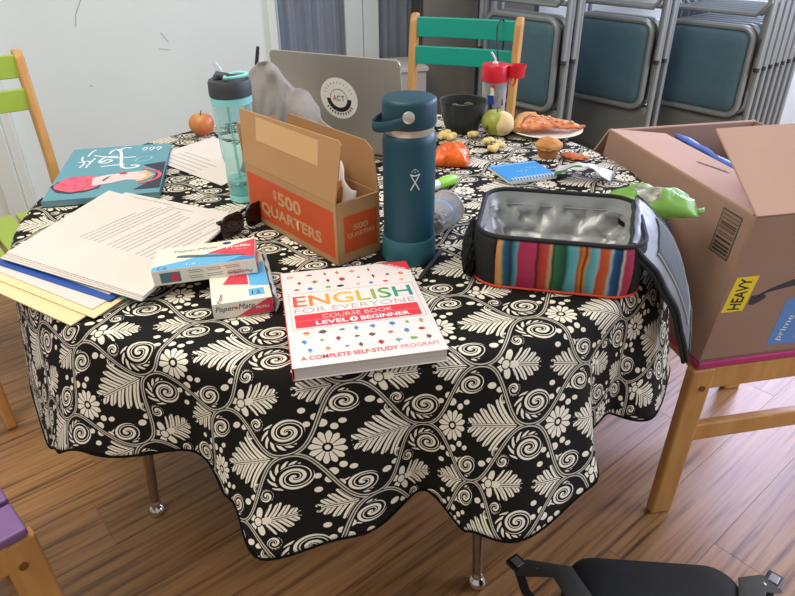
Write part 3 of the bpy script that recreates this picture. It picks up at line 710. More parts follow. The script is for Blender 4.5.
# ================================================================== coin box
cx = thing('coin_box', 'small open cardboard coin box printed with orange panels', 'box', (-.304, 1.273, TZ + .001), R(-48.9))
kr = mat('tan_cardboard', '#b48a5c', .8, var=.04, vscale=9); kri = mat('tan_inner', '#a67c50', .85, var=.04, vscale=9); org = mat('orange_print', '#c8501f', .65, var=.04, vscale=12)
CL, CD_, CH = .303, .098, .117; t_ = .003
for nm, c, d in (('bottom', (CL / 2, CD_ / 2, t_ / 2), (CL, CD_, t_)), ('front_wall', (CL / 2, t_ / 2, CH / 2), (CL, t_, CH)), ('rear_wall', (CL / 2, CD_ - t_ / 2, CH / 2), (CL, t_, CH)), ('end_wall', (t_ / 2, CD_ / 2, CH / 2), (t_, CD_ - 2 * t_, CH)), ('end_wall', (CL - t_ / 2, CD_ / 2, CH / 2), (t_, CD_ - 2 * t_, CH))):
    MB().box(c, d).build(nm, kr, cx, bevel=.001)
def cflap(o, ex, out, poly, m_=None):
    ex = Vector(ex).normalized(); out = Vector(out).normalized(); n = ex.cross(out); M = Matrix((ex, out, n)).transposed().to_4x4(); M.translation = Vector(o)
    return MB().prism(poly, -.0014, .0014, M).build('flap', m_ or kr, cx, bevel=.0008), M
ff, FFM = cflap((0, .001, CH), (1, 0, 0), (.0, .10, 1), [(0, 0), (CL, 0), (CL + .012, .104), (CL + .004, .111), (-.012, .104)])
decal('paper_patch', rect(.05, .055, .252, .099), FFM @ Matrix.Translation((0, 0, .0015)), mat('pale_tan_tape', '#cfa873', .6), ff, label='pale strip of tape on the flap')
cflap((0, CD_ - .001, CH), (1, 0, 0), (-.0, .10, 1), [(0, 0), (CL, 0), (CL - .022, .070), (CL - .045, .082), (.01, .082)], kri)
cflap((0, 0, CH), (0, 1, 0), (-.25, 0, 1), [(0, 0), (CD_, 0), (CD_ - .004, .075), (.004, .075)], kri)
cflap((CL - .002, 0.004, CH), (0, 1, 0), (-.6, 0, -1), [(0, 0), (CD_ - .008, 0), (CD_ - .014, .06), (.006, .06)], kri)
CFM = frame((0, 0, 0), (1, 0, 0), (0, -1, 0)); CEM = frame((CL, 0, 0), (0, 1, 0), (1, 0, 0))
pn = decal('printed_panel', rect(.008, .013, .296, .102), CFM, org, cx, label='orange panel with tan lettering')
tan = mat('tan_lettering', '#c99a6b', .75)
lettering('$', .013, CFM @ Matrix.Translation((.101, .067, 0)), tan, pn, height=.022, thick=.0006, bold=.02)
lettering('500', .078, CFM @ Matrix.Translation((.117, .061, 0)), tan, pn, height=.028, thick=.0006, bold=.035)
lettering('QUARTERS', .205, CFM @ Matrix.Translation((.052, .024, 0)), tan, pn, height=.028, thick=.0006, bold=.035)
pe = decal('printed_panel', rect(.016, .020, .090, .090), CEM, org, cx)
lettering('500', .034, CEM @ Matrix.Translation((.036, .060, 0)), tan, pe, height=.011, thick=.0006, bold=.03)
lettering('QUARTERS', .062, CEM @ Matrix.Translation((.0225, .046, 0)), tan, pe, height=.010, thick=.0006, bold=.03)
# what is stuffed in it
def pf1(u, v): return Vector((.20 + .085 * u + .01 * sin(v * 4), .035 + .035 * v + .012 * sin(u * 6), .03 + .135 * v * (1 - .35 * u) + .006 * noise.noise(Vector((u * 6, v * 6, 3)))))
nk = MB().grid(pf1, 12, 12).build('folded_paper', mat('white_tissue', '#e6e2dc', .85), None, smooth=True, solid=.002)
nk.location = (-.304, 1.273, TZ + .002); nk.rotation_euler = (0, 0, R(-48.9)); tag(nk, 'crumpled white paper sticking out of the coin box', 'paper')
sn = MB().blob((.225, .072, .085), (.022, .015, .035), .35, 3, 4).build('snack_bar', mat('orange_tan_wrapper', '#b87a45', .5), None, smooth=True)
sn.location = (-.304, 1.273, TZ + .002); sn.rotation_euler = (0, 0, R(-48.9)); tag(sn, 'small orange-brown wrapped item inside the coin box', 'wrapper')

# ================================================================== laptop
LA = R(-25.6)
lp = thing('laptop', 'open grey aluminium laptop with a round sticker on its lid', 'laptop', (-.1375, 1.672, TZ + .001), LA)
alu = mat('grey_aluminium', '#b3ada2', .38, .6, var=.02, vscale=200); LW, LD = .358, .246
MB().prism(rrect(LW, LD, .012, 5, 0, LD / 2 + .004), .002, .0135).build('base', alu, lp, bevel=.0015)
MB().box((0, .10, .0138), (LW - .07, .10, .0008)).build('keyboard', ink, lp)
MB().box((0, .195, .0138), (.14, .08, .0006)).build('trackpad', mat('trackpad_grey', '#807d78', .4, .3), lp)
for sx in (-.1, .1): MB().tube([(sx - .03, .003, .012), (sx + .03, .003, .012)], .004, 8).build('hinge', ink, lp, smooth=True)
LM = frame((0, .002, .012), (1, 0, 0), (0, -cos(R(9)), sin(R(9)) * -1))       # lid plane, outside facing the camera
ld = MB().prism(rrect(LW, LD, .014, 5, 0, LD / 2), -.005, 0, LM).build('lid', alu, lp, bevel=.0012)
MB().prism(rect(-LW / 2 + .012, .014, LW / 2 - .012, LD - .01), -.0058, -.005, LM).build('screen', mat('screen_black', '#0b0d12', .15), ld)
SCX, SCY, SR = .006, .140, .0520
st = decal('sticker', circ(SCX, SCY, SR, 40), LM, mat('white_vinyl', '#eceadf', .4), ld, label='round white sticker with a dark ring')
def arcpoly(r0_, r1, a0, a1, n=24): return [(SCX + r0_ * cos(R(a0 + (a1 - a0) * k / n)), SCY + r0_ * sin(R(a0 + (a1 - a0) * k / n))) for k in range(n + 1)] + [(SCX + r1 * cos(R(a1 + (a0 - a1) * k / n)), SCY + r1 * sin(R(a1 + (a0 - a1) * k / n))) for k in range(n + 1)]
b = MB(); pa = arcpoly(.0235, .0345, -178, -2)
for k in range(24): b.prism([pa[k], pa[k + 1], pa[48 - k], pa[49 - k]], .0003, .0006, LM)
pb = arcpoly(.0228, .0240, 0, 180)
for k in range(24): b.prism([pb[k], pb[k + 1], pb[48 - k], pb[49 - k]], .0003, .0006, LM)
b.build('ring', mat('black_print', '#1b1a1a', .6), ld).parent = ld
for ch, x, cc in (('A', -.0165, '#d8603a'), ('C', -.0055, '#5f8a78'), ('T', .0065, '#7a7a3a')):
    lettering(ch, .0100, LM @ Matrix.Translation((SCX + x, SCY - .0065, 0)), mat('sticker_' + ch.lower(), cc, .6), ld, height=.0145, thick=.0008, bold=.02)
b = MB()                                           # tiny printing round the rim, too small to read
for a0, a1, n, rr, hh, ww in ((158, 22, 11, .0400, .0045, .0016), (-146, -34, 11, .0405, .0062, .0040)):
    for k in range(n):
        a = R(a0 + (a1 - a0) * k / (n - 1)); e = Vector((cos(a), sin(a), 0)); f_ = Vector((-sin(a), cos(a), 0)); o_ = Vector((SCX, SCY, 0)) + e * rr
        b.prism([tuple((o_ + f_ * x * ww / 2 + e * y * hh / 2)[:2]) for x, y in ((-1, -1), (1, -1), (.6, 1), (-.6, 1))], .0003, .0006, LM)
stuff(b.build('printed_rim_marks', ink, ld))

# ================================================================== lunch bag
BA = R(-12.5)
lbg = thing('lunch_bag', 'striped woven-print lunch bag with grey lining, lid hanging open', 'bag', (.282, 1.054, TZ + .001), BA)
blk = mat('black_nylon', '#131416', .75, bump=.25, bscale=700)
strp = [(0, '#0d0d0f'), (.03, '#d9822b'), (.075, '#e8b06a'), (.10, '#1f6f8a'), (.15, '#0b2a4a'), (.185, '#5fb3c4'), (.20, '#c22a58'), (.31, '#d23a66'), (.325, '#2a1020'), (.345, '#c8362f'), (.40, '#d9523f'), (.425, '#d8b78a'), (.445, '#3a2a20'), (.46, '#2f7d4a'), (.53, '#0d4a34'), (.56, '#57b6c2'), (.61, '#7cc7cc'), (.625, '#b8502a'), (.645, '#e8902f'), (.66, '#5a2412'), (.675, '#e8903a'), (.695, '#4fb0c0'), (.745, '#8fd0d0'), (.76, '#d8482f'), (.82, '#e0702f'), (.84, '#b8d8dc'), (.86, '#1b5f9a'), (.91, '#123a66'), (.925, '#dfe4e0'), (.94, '#d23a66'), (1.0, '#c02a5a')]
serape = ramp_mat('serape_stripes', strp, 0, .75, scale=1 / .225, offset=.445, gain=.7, warp=.06, bump=.25)
LWd, LDp, LH = .272, .222, .092
def ring(ins, z, wob=0.0, sd=0):
    pr = rrect(LWd - 2 * ins, LDp - 2 * ins, max(.012, .048 - ins), 8); pts = []
    for i_, ((x0, y0), (x1, y1)) in enumerate(zip(pr, pr[1:] + pr[:1])):   # straight sides get extra points, so they can wrinkle
        m_ = 16 if i_ % 9 == 8 else 1
        for q in range(m_): pts.append((x0 + (x1 - x0) * q / m_, y0 + (y1 - y0) * q / m_))
    out = []
    for x, y in pts:
        k = noise.noise(Vector((x * 34, y * 34, z * 34 + sd))); k = .8 - 3.2 * abs(k)
        l_ = math.hypot(x, y)
        out.append((x - wob * k * x / l_, y - wob * k * y / l_, z + .35 * wob * noise.noise(Vector((x * 40, y * 40, 2 + sd)))))
    return out
outer = [ring(.004, .0), ring(.0, .006), ring(-.004, .03, .0022), ring(-.005, .055, .0022), ring(-.002, .08, .001), ring(.0, LH - .002)]
full = MB(); n = len(outer[0]); full.loft(outer, True, False)
# split the shell into the striped front and the black rest
fx, bx_ = MB(), MB()
for f_ in full.f:
    c = sum((Vector(full.v[i]) for i in f_), Vector()) / len(f_)
    tgt = fx if (len(f_) == 4 and c.y < -.080 and -.100 < c.x < .118) else bx_
    o = len(tgt.v); tgt.v += [full.v[i] for i in f_]; tgt.f.append(tuple(range(o, o + len(f_)))); tgt.mi.append(0)
def weld(o_):
    bm = bmesh.new(); bm.from_mesh(o_.data); bmesh.ops.remove_doubles(bm, verts=bm.verts, dist=1e-5); bm.to_mesh(o_.data); bm.free()
    o_.data.polygons.foreach_set('use_smooth', [True] * len(o_.data.polygons))
weld(fx.build('front_panel', serape, lbg, solid=.002, fix=False)); weld(bx_.build('shell', blk, lbg, solid=.002, fix=False))
MB().tube([(p[0], p[1], .003) for p in ring(-.001, 0) if p[1] < -.02], .0022, 6).build('piping', mat('red_piping', '#d8432a', .7), lbg, smooth=True)
MB().tube(ring(.001, LH), .0042, 8, closed=True).build('zip_rim', blk, lbg, smooth=True)
lining = mat('silver_grey_lining', '#a5a6a2', .36, .3, bump=.3, bscale=30)
inn = [ring(.003, LH - .001), ring(.006, .080, .001), ring(.008, .070, .003, 3), ring(.012, .060, .012, 3), ring(.015, .050, .017, 3), ring(.019, .040, .016, 3), ring(.022, .030, .015, 3), ring(.025, .021, .015, 3), ring(.034, .014, .010, 3), ring(.048, .011, .006, 3), ring(.07, .009, .002, 3), ring(.09, .009)]
MB().loft(inn, False, True).build('lining', lining, lbg, smooth=True, angle=False)
MB().tube([(p[0], p[1], p[2]) for p in ring(.010, .066, .002, 3)], .0016, 6, closed=True).build('lining_seam', mat('grey_seam', '#8a8a88', .6), lbg, smooth=True)
b = MB()                                                  # mesh side pocket, bulging
def pk_(u, v): a = R(140 + 90 * u); return (-.128 + .030 * cos(a) * (1 + .3 * sin(pi * v)), -.045 + .075 * (1 - u) - .01, .004 + .07 * v)
b.blob((-.146, -.034, .034), (.016, .068, .042), .22, 5, 3, 4, flat=.001); b.build('mesh_pocket', mat('black_mesh', '#0c0c0d', .9, bump=.5, bscale=400), lbg, smooth=True)
b = MB()
for k in range(5): b.blob((-.085 + .009 * k, .045 - .004 * (k % 2), .0105), (.004, .003, .0015), .4, 5, k, 1)
stuff(b.build('crumb_stains', mat('maroon_stain', '#5a2030', .8), lbg))
# lid, hinged on the right side and hanging over the table edge; points are in world space
def W(p): return Matrix.Rotation(-BA, 3, 'Z') @ (Vector(p) - Vector(lbg.location))
hA, hB, tB, tA = Vector((.432, 1.112, .846)), Vector((.372, .930, .838)), Vector((.514, .952, .600)), Vector((.534, 1.075, .690))
tM = Vector((.524, 1.015, .672))
def lidp(u, v):
    a = hA.lerp(hB, u); e = tA.lerp(tB, u); p = a.lerp(e, v)
    e0 = min(1, 5 * v); bow = .022 * sin(pi * v) + .012 * sin(pi * u) * e0
    p += Vector((.55, -.25, .62)) * (bow - .004 + .004 * noise.noise(Vector((u * 6, v * 6, 4))))
    return W(p)
nl = 16
inner_nodes = [[lidp(i / nl, j / nl) for j in range(nl + 1)] for i in range(nl + 1)]
MB().grid(lidp, nl, nl).build('lid_lining', mat('lid_grey_lining', '#6f7377', .4, .1, bump=.4, bscale=25), lbg, smooth=True, solid=.003)
def lido(u, v): return lidp(u, v) + (Matrix.Rotation(-BA, 3, 'Z') @ Vector((-.45, -.10, -.60))).normalized() * .009
MB().grid(lido, nl, nl).build('lid_cover', mat('dark_teal_nylon', '#1b2c33', .7), lbg, smooth=True, solid=.006)
rim = [lidp(0, j / nl) for j in range(nl + 1)] + [lidp(i / nl, 1) for i in range(1, nl + 1)] + [lidp(1, 1 - j / nl) for j in range(1, nl + 1)]
MB().tube(rim, .0045, 8).build('lid_zip', mat('black_zip', '#1c1f22', .6), lbg, smooth=True)
def mesh_p(u, v): return lidp(.18 + .64 * u, .22 + .62 * v) + (Matrix.Rotation(-BA, 3, 'Z') @ Vector((.45, .10, .60))).normalized() * .004
MB().grid(mesh_p, 8, 8).build('lid_mesh', mat('grey_net', '#5f6468', .8, bump=.6, bscale=900), lbg, smooth=True, solid=.001)
rim2 = [mesh_p(0, j / 8) for j in range(9)] + [mesh_p(i / 8, 1) for i in range(1, 9)] + [mesh_p(1, 1 - j / 8) for j in range(1, 9)]
MB().tube(rim2, .0022, 6).build('net_binding', mat('light_grey_binding', '#a9aca8', .6), lbg, smooth=True)

# ================================================================== papers and folders
def sheet(name, label, cat, quad, z, mt, thick=.0008, curl=0.0, n=8, group=None):
    q = [Vector((x, y, 0)) for x, y in quad]; o0 = sum(q, Vector()) / 4
    def f_(u, v):
        p = q[0].lerp(q[1], u).lerp(q[3].lerp(q[2], u), v) - o0
        return (p.x, p.y, curl * ((2 * u - 1) ** 2 * .6 + (2 * v - 1) ** 2 * .4))
    o = MB().grid(f_, n, n).build(name, mt, None, solid=thick)
    o.location = (o0.x, o0.y, z + thick / 2); tag(o, label, cat, group); return o
manila = mat('manila_card', '#ecd3a0', .75, var=.02); bluef = mat('blue_folder_card', '#2450a4', .5)
Z = TZ + .0022
mf_ = sheet('manila_folder', 'cream manila folder at the bottom of the paper pile', 'folder', [(-.735, 1.00), (-.500, .852), (-.385, 1.10), (-.62, 1.26)], Z, manila, .002)
sheet('manila_folder', 'second cream manila folder lying just above the lowest one', 'folder', [(-.735, 1.025), (-.47, .868), (-.365, 1.11), (-.62, 1.27)], Z + .0032, manila, .0014)
sheet('paper_sheet', 'white sheet of paper between the manila and blue folders', 'paper', [(-.735, 1.045), (-.482, .892), (-.36, 1.12), (-.62, 1.29)], Z + .0052, paper, .0012)
sheet('plastic_folder', 'blue folder peeping out of the paper pile', 'folder', [(-.722, 1.052), (-.462, .914), (-.36, 1.14), (-.62, 1.30)], Z + .0070, bluef, .0022)
sheet('paper_sheet', 'white sheet lying directly on the blue folder', 'paper', [(-.675, 1.050), (-.468, .9300), (-.35, 1.15), (-.62, 1.31)], Z + .0098, paper, .0016)
gt = sheet('green_tab', 'small green paper tab sticking out of the paper pile', 'tab', [(-.445, .9120), (-.433, .9150), (-.425, .930), (-.44, .93)], Z + .0118, mat('green_tab', '#1f8a4a', .5), .0006, n=1)
pm = sheet('paper_sheet', 'white printed sheet half hidden under the top sheets', 'paper', [(-.665, 1.17), (-.40, 1.02), (-.342, 1.258), (-.599, 1.378)], Z + .0125, paper, .0014)
for k in range(3):
    sheet('paper_sheet', 'white sheet stacked squarely under the top printed sheet', 'paper', [(-.708 + .003 * k, 1.055 + .004 * k), (-.405, .9000 + .003 * k), (-.335 + .002 * k, 1.18), (-.635, 1.365 + .002 * k)], Z + .0146 + .0016 * k, paper, .0013, group='sheets under the top sheet')
tp = sheet('paper_sheet', 'top white sheet of the pile, printed with lines of small text', 'paper', [(-.702, 1.067), (-.403, .907), (-.330, 1.191), (-.632, 1.372)], Z + .0196, paper, .0012)
greyt = mat('grey_type', '#9a9793', .8)
def text_rows(parent, org, a_deg, rows, zc, w0, gap=.0085, h=.0018, rs=1):
    rb = random.Random(rs); a = R(a_deg); M = Matrix.Rotation(a, 4, 'Z'); M.translation = (org[0] - parent.location.x, org[1] - parent.location.y, zc)
    b = MB()
    for k in range(rows):
        x = 0.0; end = w0 * (1 if k % 5 else .7) * rb.uniform(.88, 1)
        if k % 6 == 5: continue
        while x < end:
            w_ = rb.uniform(.006, .018); b.prism(rect(x, -k * gap, min(end, x + w_), -k * gap + h), 0, .0002, M); x += w_ + .0013
    return stuff(b.build('printed_text', greyt, parent))
text_rows(tp, (-.595, 1.130), 60, 17, .0008, .19, gap=.0125, h=.0016, rs=2)
text_rows(pm, (-.585, 1.355), -26, 2, .0009, .2, gap=.010, h=.0016, rs=3)
lo_ = sheet('paper_sheet', 'loose white printed page lying behind the clear aqua bottle', 'paper', [(-.640, 1.655), (-.405, 1.450), (-.31, 1.63), (-.515, 1.835)], TZ + .0022, paper, .0012)
text_rows(lo_, (-.56, 1.70), -41, 8, .0008, .17, gap=.018, h=.0022, rs=5)

# ================================================================== picture book
mg = thing('picture_book', 'teal picture book with pink illustrated face on its cover', 'book', (-.762, 1.326, TZ + .0025), R(12.5))
MW, ML, MT = .243, .372, .013
tealc = mat('teal_cover', '#5a96a2', .45, var=.05, vscale=12)
MB().box((MW / 2, ML / 2, MT / 2), (MW - .006, ML - .006, MT - .004)).build('page_block', mat('grey_page_edges', '#c4c8c4', .8), mg)
b = MB(); b.box((MW / 2, ML / 2, .001), (MW, ML, .002)); b.box((MW / 2, ML / 2, MT - .001), (MW, ML, .002)); b.build('cover', tealc, mg, bevel=.0006)
MB().box((MW / 2, .0008, MT / 2), (MW, .0016, MT)).build('spine', mat('teal_spine', '#6f98a0', .5), mg)
GM = Matrix.Translation((0, 0, MT))
pinkc = mat('pink_print', '#d98d9c', .5); hair = mat('coral_print', '#d8596f', .6, var=.25, vscale=60); navy = mat('navy_print', '#2b3440', .6)
def wob(cx_, cy_, rx, ry, n_, amp, sd):
    rb = random.Random(sd); return [(cx_ + rx * (1 + amp * rb.uniform(-1, 1)) * cos(2 * pi * k / n_), cy_ + ry * (1 + amp * rb.uniform(-1, 1)) * sin(2 * pi * k / n_)) for k in range(n_)]
decal('illustration', wob(.058, .090, .056, .056, 22, .06, 1), GM, navy, mg)
decal('illustration', wob(.058, .098, .052, .052, 22, .07, 2), GM, hair, mg, base=.0003, label='coral pink hair shape')
decal('illustration', [(.09, .075), (.13, .085), (.16, .10), (.20, .09), (.222, .12), (.20, .155), (.16, .150), (.12, .145), (.085, .13)], GM, pinkc, mg, base=.0005, label='pink face shape')
for rr_, wd_, cm_ in ((.040, .010, mat('sand_print', '#d9b27a', .6)), (.058, .007, mat('coral_print', '#d8596f'))):
    ring_ = [(.170 + rr_ * cos(R(a)) * 1.2, .117 + rr_ * sin(R(a))) for a in range(-70, 71, 10)] ; inn_ = [(.170 + (rr_ - wd_) * cos(R(a)) * 1.2, .117 + (rr_ - wd_) * sin(R(a))) for a in range(70, -71, -10)]
    b = MB(); pp_ = ring_ + inn_
    for k in range(14):
        qd = [pp_[k], pp_[k + 1], pp_[28 - k], pp_[29 - k]]
        if max(x for x, y in qd) < .241: b.prism(qd, .0007, .0010, GM)
    b.build('illustration', cm_, mg)
decal('illustration', [(.185, .030), (.241, .030), (.241, .215), (.190, .200), (.222, .160), (.226, .117), (.215, .075)], GM, navy, mg, base=.0004)
decal('illustration', wob(.150, .146, .009, .009, 10, .1, 5), GM, mat('red_lip_print', '#b5303f', .5), mg, base=.0009)
decal('illustration', [(.108, .105), (.116, .125), (.124, .135), (.120, .12), (.112, .10)], GM, navy, mg, base=.0009)
b = MB()                                             # brush-drawn white script
def smooth_path(pts, n=5):
    q = [Vector((x, y)) for x, y in pts]; q = [q[0] * 2 - q[1]] + q + [q[-1] * 2 - q[-2]]; out = []
    for i in range(1, len(q) - 2):
        for k in range(n):
            t = k / n; out.append(.5 * ((2 * q[i]) + (q[i + 1] - q[i - 1]) * t + (2 * q[i - 1] - 5 * q[i] + 4 * q[i + 1] - q[i + 2]) * t * t + (3 * q[i] - q[i - 1] - 3 * q[i + 1] + q[i + 2]) * t ** 3))
    return out + [q[-2]]
def stroke(pts, r_=.0022): b.tube([GM @ Vector((p.x, p.y, .0004)) for p in smooth_path(pts)], r_, 6, ry=.0004, up=(0, 0, 1))
S_ = lambda *p: p
stroke(S_((.040, .215), (.046, .245), (.036, .275), (.034, .30))); stroke(S_((.030, .255), (.052, .262), (.060, .245)))
stroke(S_((.055, .21), (.060, .25), (.066, .28))); stroke(S_((.046, .30), (.05, .335), (.058, .35)))
stroke(S_((.085, .245), (.098, .262), (.110, .252), (.100, .238), (.086, .240), (.080, .256), (.092, .285), (.120, .285)), .003)
stroke(S_((.118, .34), (.126, .30), (.132, .25), (.138, .205), (.150, .185), (.172, .186), (.178, .20), (.160, .205)), .0035)
stroke(S_((.060, .305), (.085, .29), (.120, .272), (.165, .27)), .003); stroke(S_((.09, .21), (.12, .215), (.145, .215)), .003)
stroke(S_((.118, .34), (.130, .355), (.145, .35)), .003); stroke(S_((.096, .31), (.10, .335), (.11, .345), (.118, .33)), .003)
for dx in (0, .022, .044): stroke(S_((.178 + dx * .8, .315), (.186 + dx * .8, .335), (.180 + dx * .8, .345), (.174 + dx * .8, .328)), .0018)
o_ = b.build('script_lettering', white, mg); o_['label'] = 'loose white brush script'
b = MB()
stroke(S_((.165, .235), (.175, .262), (.198, .268), (.204, .248), (.186, .230), (.166, .236)), .0022); b.build('script_lettering', mat('pale_teal_print', '#8fc3cf', .5), mg)

# ================================================================== pen boxes
wcard = mat('white_pen_carton', '#e6e0cd', .5); cyan = mat('light_blue_print', '#5fb0dc', .45); redc = mat('crimson_print', '#d63a4c', .45)
def pen_box(label, loc, rot, L, D, Hh):
    t = bpy.data.objects.new('pen_box', None); COL.objects.link(t); t.location = loc; t.rotation_euler = rot; tag(t, label, 'box')
    MB().box((L / 2, D / 2, Hh / 2), (L, D, Hh)).build('carton', wcard, t, bevel=.0008)
    return t
p2_ = pen_box('white and red pen box lying under another, wrapped in clear film', (-.284, .866, TZ + .0022), (0, 0, R(16)), .092, .160, .0275)
PF = frame((0, 0, 0), (1, 0, 0), (0, -1, 0)); PT = Matrix.Translation((0, 0, .0275))
decal('printed_panel', [(.036, 0.001), (.0915, .001), (.0915, .0265), (.086, .0265)], PF, redc, p2_)
lettering('Paper', .030, PF @ Matrix.Translation((.004, .0105, 0)), ink, p2_, height=.0115, shear=.25); lettering('Mate', .025, PF @ Matrix.Translation((.039, .013, 0)), ink, p2_, height=.0095, shear=.25)
decal('heart', circ(.0355, .0165, .0024, 8), PF, red, p2_, base=.0003)
lettering('PROFILE', .020, PF @ Matrix.Translation((.066, .010, 0)), white, p2_, height=.0050, thick=.0006)
nb = decal('number_patch', rect(.058, .012, .082, .034), PT, cyan, p2_); lettering('12', .013, PT @ Matrix.Translation((.063, .016, 0)), ink, nb, height=.011, thick=.0006)
lettering('Paper', .030, PT @ Matrix.Rotation(R(80), 4, 'Z') @ Matrix.Translation((.002, -.016, 0)), ink, p2_, height=.009, shear=.2)
decal('printed_panel', [(.062, .045), (.0915, .040), (.0915, .13), (.062, .1)], PT, cyan, p2_); decal('printed_panel', [(.02, .06), (.06, .05), (.06, .15)], PT, redc, p2_)
CS = frame((.092, 0, 0), (0, 1, 0), (1, 0, 0)); decal('printed_panel', [(.03, .002), (.10, .002), (.13, .026), (.05, .026)], CS, cyan, p2_); decal('printed_panel', [(.0, .012), (.03, .002), (.04, .026), (.002, .026)], CS, redc, p2_)
fm_ = MB()
def fl_(u, v): return (.0945 + .007 * sin(pi * v) + .003 * noise.noise(Vector((u * 9, v * 5, 1))), -.004 + .172 * u, .001 + .032 * v)
fm_.grid(fl_, 16, 4)
def fl2(u, v): return (.004 + .096 * v, .160 + .006 + .004 * noise.noise(Vector((u * 5, v * 5, 7))), .001 + .030 * u)
fm_.grid(fl2, 4, 8)
fm_.build('clear_wrap', clear_mat('clear_film', '#f2f4f4', .14, .12), p2_, smooth=True, solid=.0006)
p1_ = pen_box('white, blue and red pen box lying propped across another pen box', (-.394, .936, TZ + .0235), (0, R(-2.9), R(10.5)), .166, .084, .027)
PT = Matrix.Translation((0, 0, .027)); PF = frame((0, 0, 0), (1, 0, 0), (0, -1, 0)); PE = frame((.166, 0, 0), (0, 1, 0), (1, 0, 0))
decal('printed_panel', [(.0005, .0005), (.118, .0005), (.165, .026), (.088, .042), (.05, .026), (.0005, .014)], PT, cyan, p1_)
decal('printed_panel', [(.165, .008), (.165, .078), (.088, .043)], PT, redc, p1_, base=.0003)
decal('printed_panel', [(.118, .0005), (.1655, .0005), (.1655, .028)], PT, mat('mid_blue_print', '#3a84c0', .45), p1_, base=.0002)
pe_ = MB(); pe_.prism([(.036, .041), (.052, .036), (.118, .022), (.150, .019), (.150, .0225), (.118, .028), (.054, .044), (.040, .045)], 0, .0004, PT @ Matrix.Translation((0, 0, .0006))); pe_.build('printed_pen', mat('pen_print', '#55626c', .4), p1_)
lettering('PaperMate', .072, PT @ Matrix.Translation((.030, .056, 0)), ink, p1_, height=.011, shear=.25, bold=-.01)
lettering('Profile', .040, PT @ Matrix.Translation((.118, .050, 0)), white, p1_, height=.010, thick=.0009, bold=.01); lettering('ballpoint', .026, PT @ Matrix.Translation((.128, .040, 0)), mat('pink_print', '#f6c9c4'), p1_, height=.0045, thick=.0009)
lettering('12', .015, PT @ Matrix.Translation((.010, .002, 0)), mat('mid_blue_print', '#3a84c0'), p1_, height=.009, thick=.0006, bold=.03); lettering('1.4', .014, PT @ Matrix.Translation((.055, .006, 0)), white, p1_, height=.007, thick=.0006)
decal('seal', circ(.118, .073, .0075, 16, .005), PT, mat('dark_blue_print', '#2c2f6a', .5), p1_)
pp = decal('barcode_patch', rect(.012, .004, .044, .022), PF, mat('slate_print', '#56707e', .6), p1_); decal('patch_stripe', rect(.030, .006, .040, .020), PF, redc, pp, base=.0003)
b = MB(); rb = random.Random(4)
for k, y in enumerate((.020, .0165, .010, .0065)):
    for q in range(3): b.prism(rect(.055 + .03 * q + rb.uniform(0, .004), y, .078 + .03 * q + rb.uniform(0, .004), y + .0012), 0, .0003, PF)
stuff(b.build('printed_text', greyt, p1_))
lettering('PaperMate', .040, PF @ Matrix.Translation((.158, .010, 0)) @ Matrix.Rotation(pi, 4, 'Z'), ink, p1_, height=.006, shear=.2)
decal('printed_panel', [(.001, .001), (.05, .001), (.05, .026), (.001, .026)], PE, redc, p1_)
lettering('Profile', .030, PE @ Matrix.Translation((.008, .010, 0)), white, p1_, height=.008, thick=.0006)

# ================================================================== small things
sg = thing('sunglasses', 'dark maroon sunglasses lying between the papers and the coin box', 'sunglasses', (-.305, 1.205, TZ + .0022), R(58))
mar = clear_mat('maroon_lens', '#2c0d0c', .82, .12); fr2 = mat('black_acetate', '#151012', .25)
for sx in (-1, 1):
    pts = [(sx * .034 + x, -.0 - .006 * abs(sx), .024 + z) for x, z in rrect(.056, .042, .016, 5)]
    MB().tube(pts, .0026, 8, closed=True).build('rim', fr2, sg, smooth=True)
    MB().loft([[(p[0], p[1] - .0006, p[2]) for p in pts], [(p[0], p[1] + .0006, p[2]) for p in pts]]).build('lens', mar, sg)
    MB().tube([(sx * .064, -.004, .036), (sx * .062, .008 + .004 * sx, .036), (sx * .02, .013 + .004 * sx, .030), (-sx * .045, .012 + .004 * sx, .012)], [.003, .0032, .0030, .004], 8).build('temple', fr2, sg, smooth=True)
MB().tube([(-.008, -.006, .028), (0, -.008, .031), (.008, -.006, .028)], .003, 8).build('bridge', fr2, sg, smooth=True)

gb = MB()
def gcloth(u, v):
    x = -.20 + .34 * u; HT = [(-.20, .02), (-.185, .16), (-.165, .235), (-.135, .258), (-.11, .262), (-.085, .248), (-.06, .222), (-.04, .204), (-.028, .212), (-.01, .203), (.018, .178), (.05, .135), (.085, .085), (.12, .03), (.14, .004)]
    top = 0
    for (p0_, h0_), (p1_h, h1_) in zip(HT, HT[1:]):
        if p0_ <= x <= p1_h + 1e-6: top = h0_ + (h1_ - h0_) * (x - p0_) / (p1_h - p0_)
    k = noise.noise(Vector((u * 7, v * 7, 2.5)))
    ph = pi * v
    y = .045 * cos(ph) * (1 - .35 * sin(ph)) + .020 * noise.noise(Vector((u * 14, v * 5, 6)))
    return (x + .01 * k, y, max(.001, top * sin(ph) ** .7 + .006 * k * sin(ph)))
gb.grid(gcloth, 68, 34)
go = gb.build('sweatshirt', mat('grey_jersey', '#918d89', .95, var=.06, vscale=120, bump=.3, bscale=300), None, smooth=True, solid=.003, angle=False); go.location = (-.195, 1.462, TZ + .002); go.rotation_euler = (0, 0, R(-36))
tag(go, 'crumpled grey cloth heaped between the laptop and the coin box', 'clothing')
pn_ = thing('ballpoint_pen', 'black pen standing upright in the crumpled grey cloth', 'pen', (-.345, 1.60, TZ + .002))
MB().tube([(-.030, 0, .0), (-.022, 0, .03), (.026, 0, .266), (.0285, 0, .280)], [.002, .0042, .0042, .0038], 10).build('barrel', ink, pn_, smooth=True)
